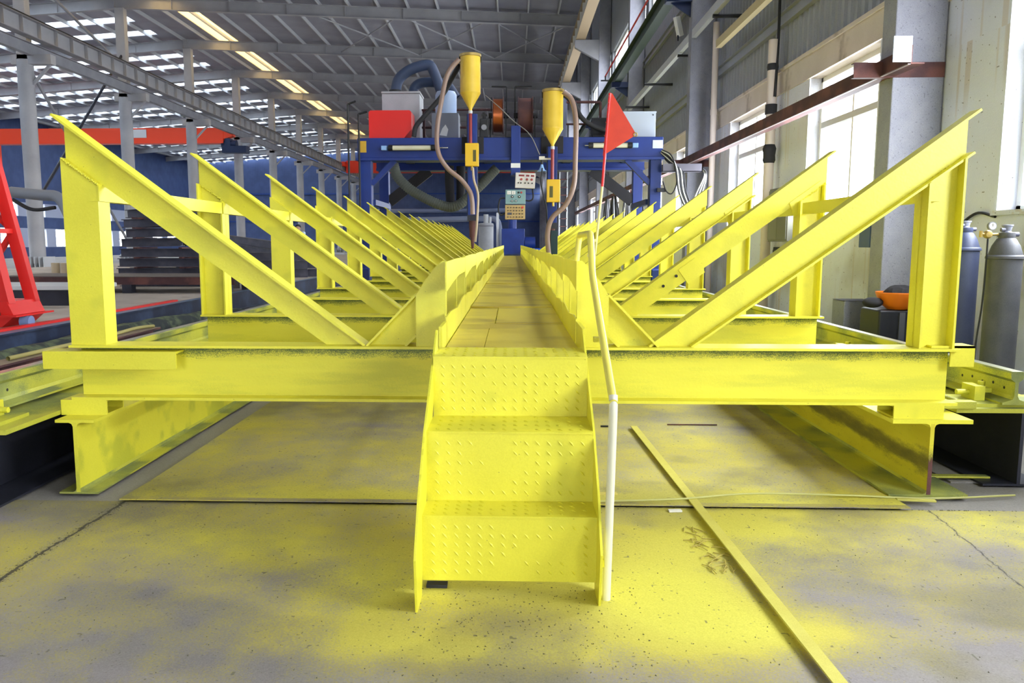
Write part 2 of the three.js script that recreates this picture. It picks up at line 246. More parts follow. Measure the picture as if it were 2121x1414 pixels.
// floor: the plain hall slab, the nearer slab with overspray, the lifted steel sheet under the frame
const floor = obj('floor', bx(LEFT_X - 1, WALL_X + 0.4, -0.4, -0.012, FAR_Z - 1, NEAR_Z + 1), M.hallFloor); tag(floor, 'grey concrete floor of the workshop hall', 'floor', null, 'structure');
obj('front_slab', bx(-3.6, 3.6, -0.011, 0, -4.17, -1.0), M.slabFront, floor);
obj('side_slab', [bx(-5.8, -3.605, -0.011, -0.002, -9, -0.5), bx(3.605, WALL_X, -0.011, -0.002, -9, -0.5)], M.hallFloor, floor);
const under = prismX([[-4.15, 0.013], [-4.15, 0.019], [-4.5, 0.007], [-4.9, 0.006], [-33, 0.006], [-33, -0.011], [-4.55, -0.011], [-4.55, 0.0]], -2.13, 2.1);
obj('steel_sheet', under, M.slabBack, floor);
obj('wall_strip_floor', bx(2.6, WALL_X, -0.011, -0.001, -40, -4.7), M.hallFloor, floor);
const outside = obj('ground', bx(-140, 140, -0.6, -0.45, -220, 120), std('#9c9a94', 0.9)); tag(outside, 'paved yard outside the workshop windows', 'ground', null, 'structure');

// right wall: rendered lower wall with window openings, ribbed sheet cladding above, clerestory
const wallR = thing('wall_right', 'cream rendered wall with windows under ribbed grey cladding', 'wall', [0, 0, 0], null, 'structure');
const T = 0.3;
const lower = [bx(WALL_X, WALL_X + T, 0, WIN_Y0, FAR_Z, NEAR_Z)];
{
  const edges = [...WINDOWS].sort((a, b) => b - a); let z = NEAR_Z;
  for (const c of edges) { if (c + WIN_W / 2 < z) lower.push(bx(WALL_X, WALL_X + T, WIN_Y0, WIN_Y1, c + WIN_W / 2, z)); z = c - WIN_W / 2; }
  lower.push(bx(WALL_X, WALL_X + T, WIN_Y0, WIN_Y1, FAR_Z, z));
}
obj('rendered_wall', lower, M.plaster, wallR);
obj('lintel_band', [bx(WALL_X - 0.02, WALL_X + T, WIN_Y1, 4.0, FAR_Z, NEAR_Z), bx(WALL_X - 0.05, WALL_X, 3.97, 4.02, FAR_Z, NEAR_Z)], M.plasterTan, wallR);
obj('upper_backing', [bx(WALL_X + 0.06, WALL_X + T, 4.0, 7.8, FAR_Z, NEAR_Z), bx(WALL_X + 0.06, WALL_X + T, 9.3, 13.6, FAR_Z, NEAR_Z)], M.cladding, wallR);
function ribbed(z0, z1, y0, y1, pitch = 0.2, d = 0.035) {           // trapezoid ribs running up the wall, as one folded sheet
  const pts = []; for (let z = z0; z > z1; z -= pitch) pts.push([WALL_X + 0.05, z], [WALL_X + 0.05, z - pitch * 0.6], [WALL_X + 0.05 - d, z - pitch * 0.7], [WALL_X + 0.05 - d, z - pitch * 0.9]);
  const pos = []; for (let i = 0; i < pts.length - 1; i++) { const [xa, za] = pts[i], [xb, zb] = pts[i + 1]; pos.push(xa, y0, za, xb, y0, zb, xb, y1, zb, xa, y0, za, xb, y1, zb, xa, y1, za); }
  const g = new THREE.BufferGeometry(); g.setAttribute('position', new THREE.BufferAttribute(new Float32Array(pos), 3)); g.computeVertexNormals(); return g;
}
for (const c of COL_Z) { obj('cladding_sheet', ribbed(c - 0.01, c - 9, 4.02, 7.8), M.cladding, wallR); obj('cladding_sheet', ribbed(c - 0.01, c - 9, 9.3, 13.4), M.cladding, wallR); }
obj('girt', sweep(cPoly(0.2, 0.08, 0.012), [WALL_X + 0.02, 4.75, NEAR_Z], [WALL_X + 0.02, 4.75, FAR_Z]), M.cladding, wallR);
obj('girt', sweep(cPoly(0.2, 0.08, 0.012), [WALL_X + 0.02, 6.9, NEAR_Z], [WALL_X + 0.02, 6.9, FAR_Z]), M.cladding, wallR);

function windowAt(n, z, w, y0, y1, cols, transom, lab) {
  const g = thing(`window_${n}`, lab, 'window', [WALL_X + 0.2, y0, z], 'windows of the right-hand wall', 'structure');
  const h = y1 - y0, f = 0.06, fr = [bx(-0.04, 0.04, 0, f, -w / 2, w / 2), bx(-0.04, 0.04, h - f, h, -w / 2, w / 2), bx(-0.04, 0.04, 0, h, -w / 2, -w / 2 + f), bx(-0.04, 0.04, 0, h, w / 2 - f, w / 2)];
  obj('window_frame', fr, M.white, g);
  for (let k = 1; k < cols; k++) { const zz = -w / 2 + w * k / cols; obj('mullion', bx(-0.03, 0.03, f, h - f, zz - 0.022, zz + 0.022), M.white, g); }
  if (transom) obj('transom', bx(-0.035, 0.035, transom - 0.04, transom + 0.04, -w / 2 + f, w / 2 - f), M.lightGrey, g);
  const rows = transom ? [[f, transom - 0.04], [transom + 0.04, h - f]] : [[f, h - f]];
  for (let k = 0; k < cols; k++) for (const [a, b] of rows) obj('pane', bx(-0.003, 0.003, a, b, -w / 2 + w * k / cols + 0.03, -w / 2 + w * (k + 1) / cols - 0.03), M.glass, g);
  if (y0 < 3) obj('window_sill', bx(-0.24, -0.04, -0.02, 0.02, -w / 2 - 0.02, w / 2 + 0.02), M.plaster, g);
  return g;
}
let wn = 1;
const ahead = WINDOWS.filter((z) => z < -4).sort((a, b) => b - a);
for (const z of WINDOWS) windowAt(wn++, z, WIN_W, WIN_Y0, WIN_Y1, 2, 1.36, z < -4 ? `white framed window low in the right wall, ${ORD[ahead.indexOf(z)] || 'one of the farthest'} from the right edge` : 'white framed window beside or behind the photographer');
for (const [k, c] of COL_Z.entries()) windowAt(wn++, c - 4.5, 8.4, 7.8, 9.3, 5, 0, k < 2 ? 'high strip window above or behind the photographer' : `high strip window under the right eaves, ${ORD[k - 2]} from the front`);
for (const c of COL_Z) obj('clerestory_pier', bx(WALL_X + 0.05, WALL_X + T, 7.8, 9.3, c - 0.3, c + 0.3), M.cladding, wallR);

// left, far and near walls
const wallL = thing('wall_left', 'blue and lilac clad wall of the left aisle', 'wall', [0, 0, 0], null, 'structure');
const wl = [bx(LEFT_X - T, LEFT_X, 0, 1.0, FAR_Z, NEAR_Z), bx(LEFT_X - T, LEFT_X, 2.8, 3.9, FAR_Z, NEAR_Z), bx(LEFT_X - T, LEFT_X, 5.2, 13.6, FAR_Z, NEAR_Z)];
const wl2 = [];
for (let z = NEAR_Z; z > FAR_Z; z -= 4.4) { wl2.push(bx(LEFT_X - T, LEFT_X, 1.0, 2.8, z - 1.6, z)); wl2.push(bx(LEFT_X - T, LEFT_X, 3.9, 5.2, z - 3.6, z)); }
obj('blue_cladding', wl, M.blueWall, wallL); obj('lilac_panel', wl2, M.lilacWall, wallL);
for (let z = NEAR_Z - 1.6, k = 0; z > FAR_Z + 3; z -= 4.4, k++) {
  const g = thing(`window_${wn++}`, `plain glazed window low in the far left wall, number ${k + 1} from the front`.replace(/number (\d+)/, (m, d) => ORD[d - 1] || 'one of the farthest'), 'window', [LEFT_X - 0.15, 1.0, z - 1.4], 'windows of the far left wall', 'structure');
  obj('pane', bx(-0.003, 0.003, 0, 1.8, -1.4, 1.4), M.glass, g); obj('window_frame', [bx(-0.04, 0.04, 0, 0.06, -1.4, 1.4), bx(-0.04, 0.04, 1.74, 1.8, -1.4, 1.4), bx(-0.04, 0.04, 0, 1.8, -0.03, 0.03)], M.white, g);
  obj('upper_pane', bx(-0.003, 0.003, 2.9, 4.2, -1.4, -0.6), M.glass, g);
}
const wallB = thing('wall_back', 'blue clad end wall at the far end of the hall', 'wall', [0, 0, 0], null, 'structure');
obj('blue_cladding', prism([[LEFT_X - T, 0], [WALL_X + T, 0], [WALL_X + T, roofY(WALL_X)], [RIDGE_X, 14.6], [LEFT_X - T, roofY(LEFT_X)]], FAR_Z - T, FAR_Z), M.blueWall, wallB);
obj('girt', [bx(LEFT_X, WALL_X, 4.4, 4.6, FAR_Z, FAR_Z + 0.15), bx(LEFT_X, WALL_X, 8.4, 8.6, FAR_Z, FAR_Z + 0.15)], M.deepBlue, wallB);
const wallF = thing('wall_front', 'clad end wall behind the photographer with a wide doorway', 'wall', [0, 0, 0], null, 'structure');
obj('clad_wall', prism([[LEFT_X - T, 0], [WALL_X + T, 0], [WALL_X + T, roofY(WALL_X)], [RIDGE_X, 14.6], [LEFT_X - T, roofY(LEFT_X)]], NEAR_Z, NEAR_Z + T, [[[-6, 0.01], [-6, 4.5], [-1, 4.5], [-1, 0.01]]]), M.cladding, wallF);
const door = thing('door_1', 'wide open sliding doorway behind the photographer', 'door', [-3.5, 0, NEAR_Z], null, 'structure');
obj('door_frame', [bx(-2.65, -2.5, 0, 4.65, -0.1, 0.35), bx(2.5, 2.65, 0, 4.65, -0.1, 0.35), bx(-2.65, 2.65, 4.5, 4.65, -0.1, 0.35)], M.grey, door);

// roof: sheets, purlins, rafters, rooflights
const ceil = thing('ceiling', 'grey sheeted pitched roof with purlins, rafters and rooflights', 'roof', [0, 0, 0], null, 'structure');
const plate = (x0, x1, z0, z1, lift = 0, t = 0.06) => prism([[x0, roofY(x0) + lift], [x1, roofY(x1) + lift], [x1, roofY(x1) + lift + t], [x0, roofY(x0) + lift + t]], z0, z1);
obj('roof_sheet', plate(-17.9, WALL_X + T, FAR_Z, NEAR_Z), M.roofSheet, ceil);
obj('roof_sheet', plate(RIDGE_X, -19.2, FAR_Z, NEAR_Z), M.roofSheet, ceil);
obj('ridge_rooflight', plate(-19.2, -17.9, FAR_Z, NEAR_Z, 0.01, 0.02), M.cream, ceil);
for (let z = NEAR_Z; z > FAR_Z; z -= 3) {
  obj('roof_sheet', plate(LEFT_X - T, RIDGE_X, z - 1.9, z), M.roofSheet, ceil);
  obj('rooflight', plate(-44.5, -22.5, z - 3, z - 1.9, 0.01, 0.02), M.frosted, ceil);
  obj('roof_sheet', [plate(LEFT_X - T, -44.5, z - 3, z - 1.9), plate(-22.5, RIDGE_X, z - 3, z - 1.9)], M.roofSheet, ceil);
}
const PZ0 = -20;
for (let x = -45; x < WALL_X - 0.3; x += 1.58) obj('purlin', sweep(cPoly(0.2, 0.07, 0.008), [x, roofY(x) - 0.1, PZ0], [x, roofY(x) - 0.1, FAR_Z]), M.lightGrey, ceil);
const RAFT = COL_Z.filter((z) => z <= -26);
for (const z of RAFT) {
  const half = (xa, xb) => { const ya = roofY(xa) - 0.2, yb = roofY(xb) - 0.2, d = 0.55; return [sweep(rect(0.02, d), [xa, ya - d / 2, z], [xb, yb - d / 2, z]), sweep(rect(0.26, 0.025), [xa, ya - d, z], [xb, yb - d, z]), sweep(rect(0.26, 0.025), [xa, ya, z], [xb, yb, z])]; };
  const st = []; for (let x = -43; x < 4; x += 3.1) st.push(bx(x - 0.01, x + 0.01, roofY(x) - 0.74, roofY(x) - 0.2, z - 0.11, z + 0.11));
  obj('rafter', [half(RIDGE_X, WALL_X), half(LEFT_X, RIDGE_X), st], M.steelGrey, ceil);
}
for (const [x0, x1, k] of [[-6, -1.2, 2], [-1.2, 3.2, 2], [-11, -6, 2]]) {
  const z0 = RAFT[k], z1 = RAFT[k + 1];
  obj('roof_brace', [tube([[x0, roofY(x0) - 0.55, z0], [x1, roofY(x1) - 0.55, z1]], 0.045, 1, 6), tube([[x1, roofY(x1) - 0.55, z0], [x0, roofY(x0) - 0.55, z1]], 0.045, 1, 6)], M.steelGrey, ceil);
}

// wall columns
COL_Z.forEach((z, k) => {
  if (z < FAR_Z + 4) return;
  const n = k - 2, lab = n === 0 ? 'rough blue-grey column beside the gas cylinders' : n > 0 ? `grey column on the right-hand wall, ${ORD[n]} from the gas cylinders` : 'grey wall column beside the photographer';
  const c = thing('wall_column', lab, 'column', [3.85, 0, z], 'columns along the right-hand wall', 'structure');
  obj('shaft', rbx(-0.24, 0.24, 0, 13.3, -0.28, 0, 0.012), M.concreteCol, c);
  if (n >= 0) obj('corbel', prism([[-1.25, 9.55], [-0.24, 9.0], [-0.24, 9.85], [-1.25, 9.85]], -0.26, -0.02), M.grey, c);
});
// centre columns
const cgLab = (k) => `round grey steel column under the roof ridge, ${ORD[k]} from the left edge`;
COL_Z.filter((z) => z <= -35 && z > FAR_Z + 2).forEach((z, k) => {
  const c = thing('ridge_column', cgLab(k), 'column', [RIDGE_X, 0, z], 'columns under the roof ridge', 'structure');
  obj('lower_shaft', cyl([0, 0.5, 0], [0, 9.2, 0], 0.33, 0.33, 20), M.steelGrey, c);
  obj('upper_shaft', rbx(-0.25, 0.25, 9.2, 13.85, -0.2, 0.2, 0.02), M.steelGrey, c);
  obj('bracket', [bx(-0.5, 1.25, 9.0, 9.4, -0.2, 0.2), sweep(rect(0.12, 0.1), [0.2, 8.1, 0], [1.1, 9.0, 0])], M.steelGrey, c);
  const b = obj('base', bx(-0.6, 0.6, 0, 0.25, -0.5, 0.5), M.lightGrey, c);
  obj('base_gusset', [-0.5, -0.3, -0.1, 0.1, 0.3, 0.5].map((x) => bx(x - 0.02, x + 0.02, 0.25, 0.8, -0.45, 0.45)), M.lightGrey, c);
});
// crane runway girders
function girder(name, label, x, y0, y1, z0, z1, mats, side) {
  const t = thing(name, label, 'crane girder', [x, y0, 0], null, 'structure'), h = y1 - y0;
  obj('web', bx(-0.01, 0.01, 0, h, z1, z0), mats[0], t);
  obj('flange', [bx(-0.2, 0.2, -0.02, 0.01, z1, z0), bx(-0.2, 0.2, h - 0.01, h + 0.02, z1, z0)], mats[1], t);
  obj('rail', bx(-0.04, 0.04, h + 0.02, h + 0.16, z1, z0), M.black, t);
  for (let z = z0 - 0.6; z > z1; z -= 1.25) obj('stiffener', bx(-0.17, 0.17, 0, h, z - 0.012, z), mats[0], t);
  return t;
}
girder('runway_girder', 'grey crane runway girder with rail along the ridge columns', -20.0, 9.87, 10.55, -20, FAR_Z + 1, [M.steelGrey, M.grey]);
const lowerG = obj('walkway_beam', sweep(iPoly(0.5, 0.25, 0.012, 0.02), [-20.6, 9.6, -20], [-20.6, 9.6, FAR_Z + 1]), M.grey); tag(lowerG, 'grey beam running just below the ridge crane runway girder', 'beam', null, 'structure');
girder('runway_girder', 'tan and white crane runway girder high along the right wall', 2.84, 9.9, 10.6, -8, FAR_Z + 1, [M.white, std('#a08c72', 0.7)]);
// diagonal braces between the first two ridge columns
[[[-21, 1.0, -44], [-21, 9.2, -35]], [[-21, 3.0, -35], [-21, 11.5, -44]], [[-21, 10.8, -44], [-21, 13.2, -35]]].forEach(([a, b], k) => {
  const o = obj('brace_bar', tube([a, b], 0.07, 1, 8), k === 1 ? M.darkSteel : M.grey); tag(o, ['thin grey brace bar slanting down to the second ridge column', 'dark brace bar crossing the grey brace between ridge columns', 'upper brace bar between ridge columns above the girder'][k], 'brace', null, 'structure');
});
// overhead cranes
{
  const c = thing('overhead_crane', 'orange-red overhead crane beam in the left aisle', 'crane', [0, 8.75, -60]);
  obj('bridge_beam', [bx(-44.5, -21.3, 0, 1.05, -0.35, 0.35), prism([[-21.3, 0.25], [-20.6, 0.45], [-20.6, 0.95], [-21.3, 1.05]], -0.3, 0.3)], M.orangeRed, c);
  obj('bridge_foot', bx(-44.5, -21.3, -0.06, 0, -0.42, 0.42), M.orangeRed, c);
  obj('sign', bx(-28.2, -27.0, 0.35, 0.95, 0.35, 0.38), M.lightGrey, c);
  obj('trolley', [bx(-21.4, -19.6, -0.75, -0.25, -0.4, 0.4), cyl([-21.5, -0.1, 0], [-20.4, -0.1, 0], 0.3), bx(-21.2, -20.8, -0.3, 0.3, -0.3, 0.3)], M.blueDark, c);
  obj('hoist', [bx(-40.5, -38.5, -1.6, 0.1, -0.4, 0.4)], M.orangeRed, c);
  const d = thing('overhead_crane', 'pinkish red overhead crane beam behind the blue gantry', 'crane', [0, 9.9, -96]);
  obj('bridge_beam', [bx(-19.6, 2.6, -0.2, 1.1, -0.4, 0.4)], M.red, d);
  obj('bridge_foot', bx(-19.6, 2.6, -0.3, -0.2, -0.5, 0.5), M.red, d);
  obj('end_carriage', bx(-19.9, -19.5, 0.4, 0.9, -1.5, 1.5), M.red, d); obj('end_carriage', bx(2.5, 2.9, 0.4, 0.9, -1.5, 1.5), M.red, d);
}

// ================================================================== THE YELLOW SUPPORT BED
const Y0 = 0.52, Y1 = 0.825, F_Z = -4.5, PITCH = 1.93, NF = 16;
const G = {};                                                       // geometries shared between the frames
const mg = (g) => metric(Array.isArray(g) ? join(g) : g);
G.web = mg(bx(-2.48, 2.42, Y0, Y1, -0.006, 0.006));
G.botFlange = mg(bx(-2.5, 2.44, Y0 - 0.006, Y0 + 0.01, -0.1, 0.1));
G.topFlange = mg(bx(-2.5, 2.44, Y1 - 0.012, Y1 + 0.002, -0.1, 0.1));
const boxTube = (x0, x1, y0, y1, z0, z1, t = 0.01) => { const c = (y0 + y1) / 2, d = (z0 + z1) / 2, w = z1 - z0, h = y1 - y0; return sweep(rect(w, h), [x0, c, d], [x1, c, d], V(0, 1, 0), [rect(w - 2 * t, h - 2 * t).reverse()]); };
G.packL = mg(boxTube(-2.565, -2.3, 0.427, Y0 - 0.006, -0.1, 0.1)); G.packR = mg(boxTube(2.1, 2.37, 0.442, Y0 - 0.006, -0.1, 0.1));
const LO = (x) => 1.866 - (x + 2.5) * 0.7214;                        // lower edge of the left inclined beam, by x (mirrored on the right)
function postGeo(sgn, kind) {                                       // the top of every post is cut to the slope of the inclined beam
  const xo = sgn < 0 ? -2.5 : 2.415, xi = sgn < 0 ? -2.3 : 2.225, y = (x) => LO(sgn < 0 ? x : -x - 0.06) + 0.004;
  if (kind === 'box') return mg(prism(sgn < 0 ? [[xo, Y1], [xi, Y1], [xi, y(xi)], [xo, y(xo)]] : [[xi, Y1], [xo, Y1], [xo, y(xo)], [xi, y(xi)]], -0.065, 0.065));
  const t = 0.012 * sgn, fl = (a, b) => prism([[Math.min(a, b), Y1], [Math.max(a, b), Y1], [Math.max(a, b), y(Math.max(a, b))], [Math.min(a, b), y(Math.min(a, b))]], -0.075, 0.075);
  return mg([fl(xo, xo - t), fl(xi, xi + t), prism(sgn < 0 ? [[xo, Y1], [xi, Y1], [xi, y(xi)], [xo, y(xo)]] : [[xi, Y1], [xo, Y1], [xo, y(xo)], [xi, y(xi)]], -0.005, 0.005)]);
}
for (const k of ['box', 'I']) { G['postL' + k] = postGeo(-1, k); G['postR' + k] = postGeo(1, k); }
function inclined(sgn, kind) {                                      // web plus flange(s); section reads as T, I or plain channel
  const X = (x) => sgn < 0 ? x : -x - 0.06, m = (q) => sgn < 0 ? q : [...q].reverse();
  const up = [[-2.5, 2.072], [-0.825, 0.827]], lo = [[-2.5, 1.866], [-1.055, 0.827]];
  const web = prism(m([[X(up[0][0]), up[0][1]], [X(lo[0][0]), lo[0][1]], [X(lo[1][0]), lo[1][1]], [X(up[1][0]), up[1][1]]]), -0.006, 0.006);
  const along = (p, q, w, t, ext = 0) => { const a = V(X(p[0]), p[1], 0), b = V(X(q[0]), q[1], 0), d = b.clone().sub(a).normalize(), n = V(-d.y, d.x, 0); if (n.y < 0) n.negate(); a.addScaledVector(d, -ext); return sweep(rect(w, t), a.toArray(), b.toArray(), n); };
  const fl = [along(up[0], up[1], kind === 'T' ? 0.13 : 0.11, 0.013, 0.05)], fl2 = [];
  if (kind === 'I') fl2.push(along(lo[0], lo[1], 0.13, 0.012, 0.02));
  return [mg(web), mg(fl), fl2.length ? mg(fl2) : null];
}
for (const k of ['T', 'I']) { G['incL' + k] = inclined(-1, k); G['incR' + k] = inclined(1, k); }
function braceGeo(sgn) {
  const X = (x) => sgn * -x, P = [[-0.815, Y1], [-0.597, Y1], [-0.534, 0.888], [-0.534, 1.115]].map(([x, y]) => [X(x), y]);
  const web = prism(sgn < 0 ? P : [...P].reverse(), -0.006, 0.006);
  const fl = (a, b) => { const d = V(b[0] - a[0], b[1] - a[1], 0).normalize(), n = V(-d.y, d.x, 0); if (n.y < 0) n.negate(); return sweep(rect(0.13, 0.012), [a[0], a[1], 0], [b[0], b[1], 0], n); };
  return [mg(web), mg([fl(P[0], P[3]), fl(P[1], P[2])])];
}
G.braceL = braceGeo(-1); G.braceR = braceGeo(1);
const curveTop = (sgn) => { const q = [[-0.534, Y1], [-0.362, Y1], [-0.362, 1.302], [-0.385, 1.302], [-0.43, 1.262], [-0.485, 1.19], [-0.534, 1.11]].map(([x, y]) => [x * -sgn, y]); return mg(prism(sgn < 0 ? q : q.reverse(), 0.06, 0.072)); };
G.centreL = curveTop(-1); G.centreR = curveTop(1);
G.tieL = mg(sweep(lPoly(0.085, 0.06, 0.007), [-2.29, 1.63, 0.07], [-2.29, 1.63, -PITCH + 0.104])); G.tieR = mg(sweep(lPoly(0.085, 0.06, 0.007), [2.23, 1.62, -PITCH + 0.104], [2.23, 1.62, 0.07]));
G.patch = mg(prism([[2.16, 1.71], [2.395, 1.88], [2.395, 1.74], [2.2, 1.6]], 0.008, 0.016));
G.splice = mg(bx(-0.08, 0.08, -0.07, 0.07, 0.008, 0.014).rotateZ(0.635).translate(1.42, 1.18, 0));
G.hole = mg(cyl([0, 0, 0.012], [0, 0, 0.017], 0.012));

function frame(k, kinds) {
  const names = ['nearest of the row, joined to the front of the stairs', 'second of the row behind the stairs', 'third of the row from the stairs'];
  const lab = k < 3 ? `yellow steel V-shaped support frame, ${names[k]}` : k === NF - 1 ? 'yellow steel V-shaped support frame, farthest of the row' : `yellow steel V-shaped support frame, ${ORD[k]} of the row from the stairs`;
  const f = thing('support_frame', lab, 'support frame', [0, 0, F_Z - k * PITCH], 'V-shaped support frames along the walkway');
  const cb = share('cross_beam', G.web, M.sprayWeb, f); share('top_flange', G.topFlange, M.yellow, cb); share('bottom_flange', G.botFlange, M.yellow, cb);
  share('packing_box', G.packL, M.yellow, f); share('packing_box', G.packR, M.yellow, f);
  share('post', G['postL' + kinds[0]], M.yellow, f); share('post', G['postR' + kinds[1]], M.yellow, f);
  for (const [s, kd] of [['L', kinds[2]], ['R', kinds[3]]]) {
    const [w, a, b] = G[`inc${s}${kd}`], m = share('inclined_beam', w, k % 3 === 1 ? M.yellow : M.yellow, f); share('top_flange', a, M.yellow, m); if (b) share('bottom_flange', b, M.yellow, m);
    const br = share('brace', G['brace' + s][0], M.yellowWorn, f); share('flange', G['brace' + s][1], M.yellow, br);
    share('centre_plate', G['centre' + s], M.yellow, f);
    if (k < NF - 1) share('tie_angle', G['tie' + s], M.yellow, f);
  }
  return f;
}
const frames = [];
for (let k = 0; k < NF; k++) frames.push(frame(k, [k === 0 || k === 2 ? 'box' : 'I', 'I', 'T', k === 0 || k === 2 || k === 4 ? 'I' : 'T']));
// what only the first frames carry
obj('edge_angle', [bx(-2.64, -1.88, 0.695, 0.795, 0.11, 0.122), bx(-2.64, -1.88, 0.783, 0.795, -0.02, 0.11)], M.yellow, frames[0]);
obj('end_bracket', [bx(2.405, 2.535, 0.725, 0.84, 0.05, 0.06), bx(2.3, 2.535, 0.828, 0.84, -0.07, 0.06)], M.yellow, frames[0]);
share('patch_plate', G.patch, M.yellow, frames[1]); share('patch_plate', G.patch, M.yellow, frames[2]);
{ const s = share('splice_plate', G.splice, M.yellow, frames[1]); }
for (const [x, y] of [[1.2, 1.06], [1.3, 1.14]]) { const h = share('bolt_hole', G.hole, M.black, frames[1]); h.position.set(x, y, 0); }
for (const [k, sg] of [[0, -1], [0, 1], [1, -1], [1, 1]]) {           // weld beads where the post meets the inclined beam
  const pts = []; for (let i = 0; i < 22; i++) { const x = lerp(-2.49, -2.3, i / 21); const s = new THREE.SphereGeometry(rr(0.006, 0.01), 5, 4).translate(sg < 0 ? x : -x - 0.06, LO(x) + rr(-0.004, 0.004), k === 0 && sg < 0 ? 0.068 : 0.012); pts.push(s); }
  const w = obj('weld_bead', pts, M.yellow, frames[k]); w.userData.kind = 'stuff';
}

// longitudinal beams, rail girders and crane rails
{
  const mk = (name, label, x, h, b, z0, tf) => {
    const t = thing(name, label, 'beam', [x, 0, 0], 'yellow floor beams under the support frames'), z1 = -34.5;
    obj('web', bx(-0.011, 0.011, tf, h - tf, z1, z0), x < 0 ? M.yellowWorn : M.dirtyYellow, t);
    const fr = 0.022, fil = (sx, sy) => { const y = sy > 0 ? h - tf : tf, q = [[0, 0], [sx * fr, 0], [sx * fr * 0.3, -sy * fr * 0.3], [0, -sy * fr]].map(([a, c]) => [sx * 0.011 + a, y + c]); return prism(sx * sy > 0 ? [...q].reverse() : q, z1, z0); };
    obj('top_flange', [bx(-b / 2, b / 2, h - tf, h, z1, z0), fil(1, 1), fil(-1, 1)], M.yellow, t);
    obj('bottom_flange', [bx(-b / 2, b / 2, 0.006, tf, z1, z0), fil(1, -1), fil(-1, -1)], M.greyGreen, t); if (x > 0) obj('rusty_end', prism([[-0.011, tf], [0.011, tf], [0.011, 0.21], [0.004, 0.235], [-0.003, 0.2], [-0.011, 0.225]], z0, z0 + 0.0015), M.rust, t); return t;
  };
  mk('floor_beam', 'yellow longitudinal floor beam on the left, under the frame ends', -2.42, 0.427, 0.22, -4.27, 0.016);
  mk('floor_beam', 'yellow wide-flanged floor beam on the right, end face showing rust', 2.3, 0.442, 0.43, -4.37, 0.022);
  const rail = [[-0.075, 0], [0.075, 0], [0.075, 0.012], [0.02, 0.03], [0.01, 0.05], [0.01, 0.13], [0.035, 0.15], [0.037, 0.185], [0.03, 0.192], [-0.03, 0.192], [-0.037, 0.185], [-0.035, 0.15], [-0.01, 0.13], [-0.01, 0.05], [-0.02, 0.03], [-0.075, 0.012]];
  for (const s of [-1, 1]) {
    const side = s < 0 ? 'left' : 'right', z0 = s < 0 ? -3.9 : -4.62, x = s < 0 ? -2.92 : 2.9;
    const g = thing('rail_girder', `dark steel girder carrying the ${side} crane rail`, 'girder', [x, 0, 0]);
    obj('web', bx(s * 0.04 - 0.01, s * 0.04 + 0.01, 0.012, 0.43, -60, z0), M.darkSteel, g);
    obj('top_plate', bx(s < 0 ? -0.3 : -0.34, s < 0 ? 0.35 : 0.3, 0.43, 0.455, -60, z0), M.greyGreen, g);
    obj('bottom_plate', bx(-0.16, 0.2, 0.0, 0.012, -60, z0), M.darkSteel, g);
    for (let k = 0; k < 7; k++) obj('bearing_plate', bx(-0.26, 0.26, 0.455, 0.474, z0 - 0.05 - k * 1.93 - 0.3, z0 - 0.05 - k * 1.93), M.greyGreen, g);
    const r = thing('crane_rail', `paint-splashed crane rail along the ${side} side of the bed`, 'rail', [x, 0.474, 0]);
    obj('rail_body', sweep(rail.map(([a, c]) => [a, c]), [0, 0, -60], [0, 0, z0 - 0.02]), M.greyGreen, r);
    obj('running_surface', bx(-0.03, 0.03, 0.192, 0.194, -60, z0 - 0.02), M.railHead, r);
    for (let k = 0; k < 4; k++) {
      const zc = z0 - 0.22 - k * 1.93, cx = -s * 0.13;
      const cl = obj('rail_clip', [bx(cx - 0.03, cx + 0.03, 0, 0.085, zc - 0.07, zc + 0.07), bx(Math.min(cx, -s * 0.05), Math.max(cx, -s * 0.05), 0.045, 0.07, zc - 0.05, zc + 0.05)], M.yellowWorn, r);
      obj('bolt', cyl([cx + s * 0.045, 0.06, zc], [cx + s * 0.045, 0.105, zc], 0.02, 0.02, 6), M.yellowWorn, cl); obj('bolt', cyl([cx - s * 0.02, 0.04, zc], [cx - s * 0.1, 0.04, zc], 0.017, 0.017, 6), M.yellowWorn, cl);
    }
    obj('fishplate_hole', [0, 1, 2, 3, 4].map((k) => cyl([-s * 0.0095, 0.085 + (k % 2) * 0.012, z0 - 0.12 - k * 0.11], [-s * 0.0115, 0.085 + (k % 2) * 0.012, z0 - 0.12 - k * 0.11], 0.009, 0.009, 8)), M.black, r);
  }
  const rod = obj('round_bar', cyl([2.62, 0.535, -4.72], [2.62, 0.535, -6.5], 0.018), M.greyGreen); rod.position.y = -0.062; tag(rod, 'round steel bar lying beside the right crane rail', 'bar');
  const bar = obj('flat_plate', rbx(2.4, 2.66, 0.456, 0.5, -4.66, -4.6, 0.004), M.greyGreen); tag(bar, 'small green-grey steel plate lying beside the right crane rail', 'plate');
}

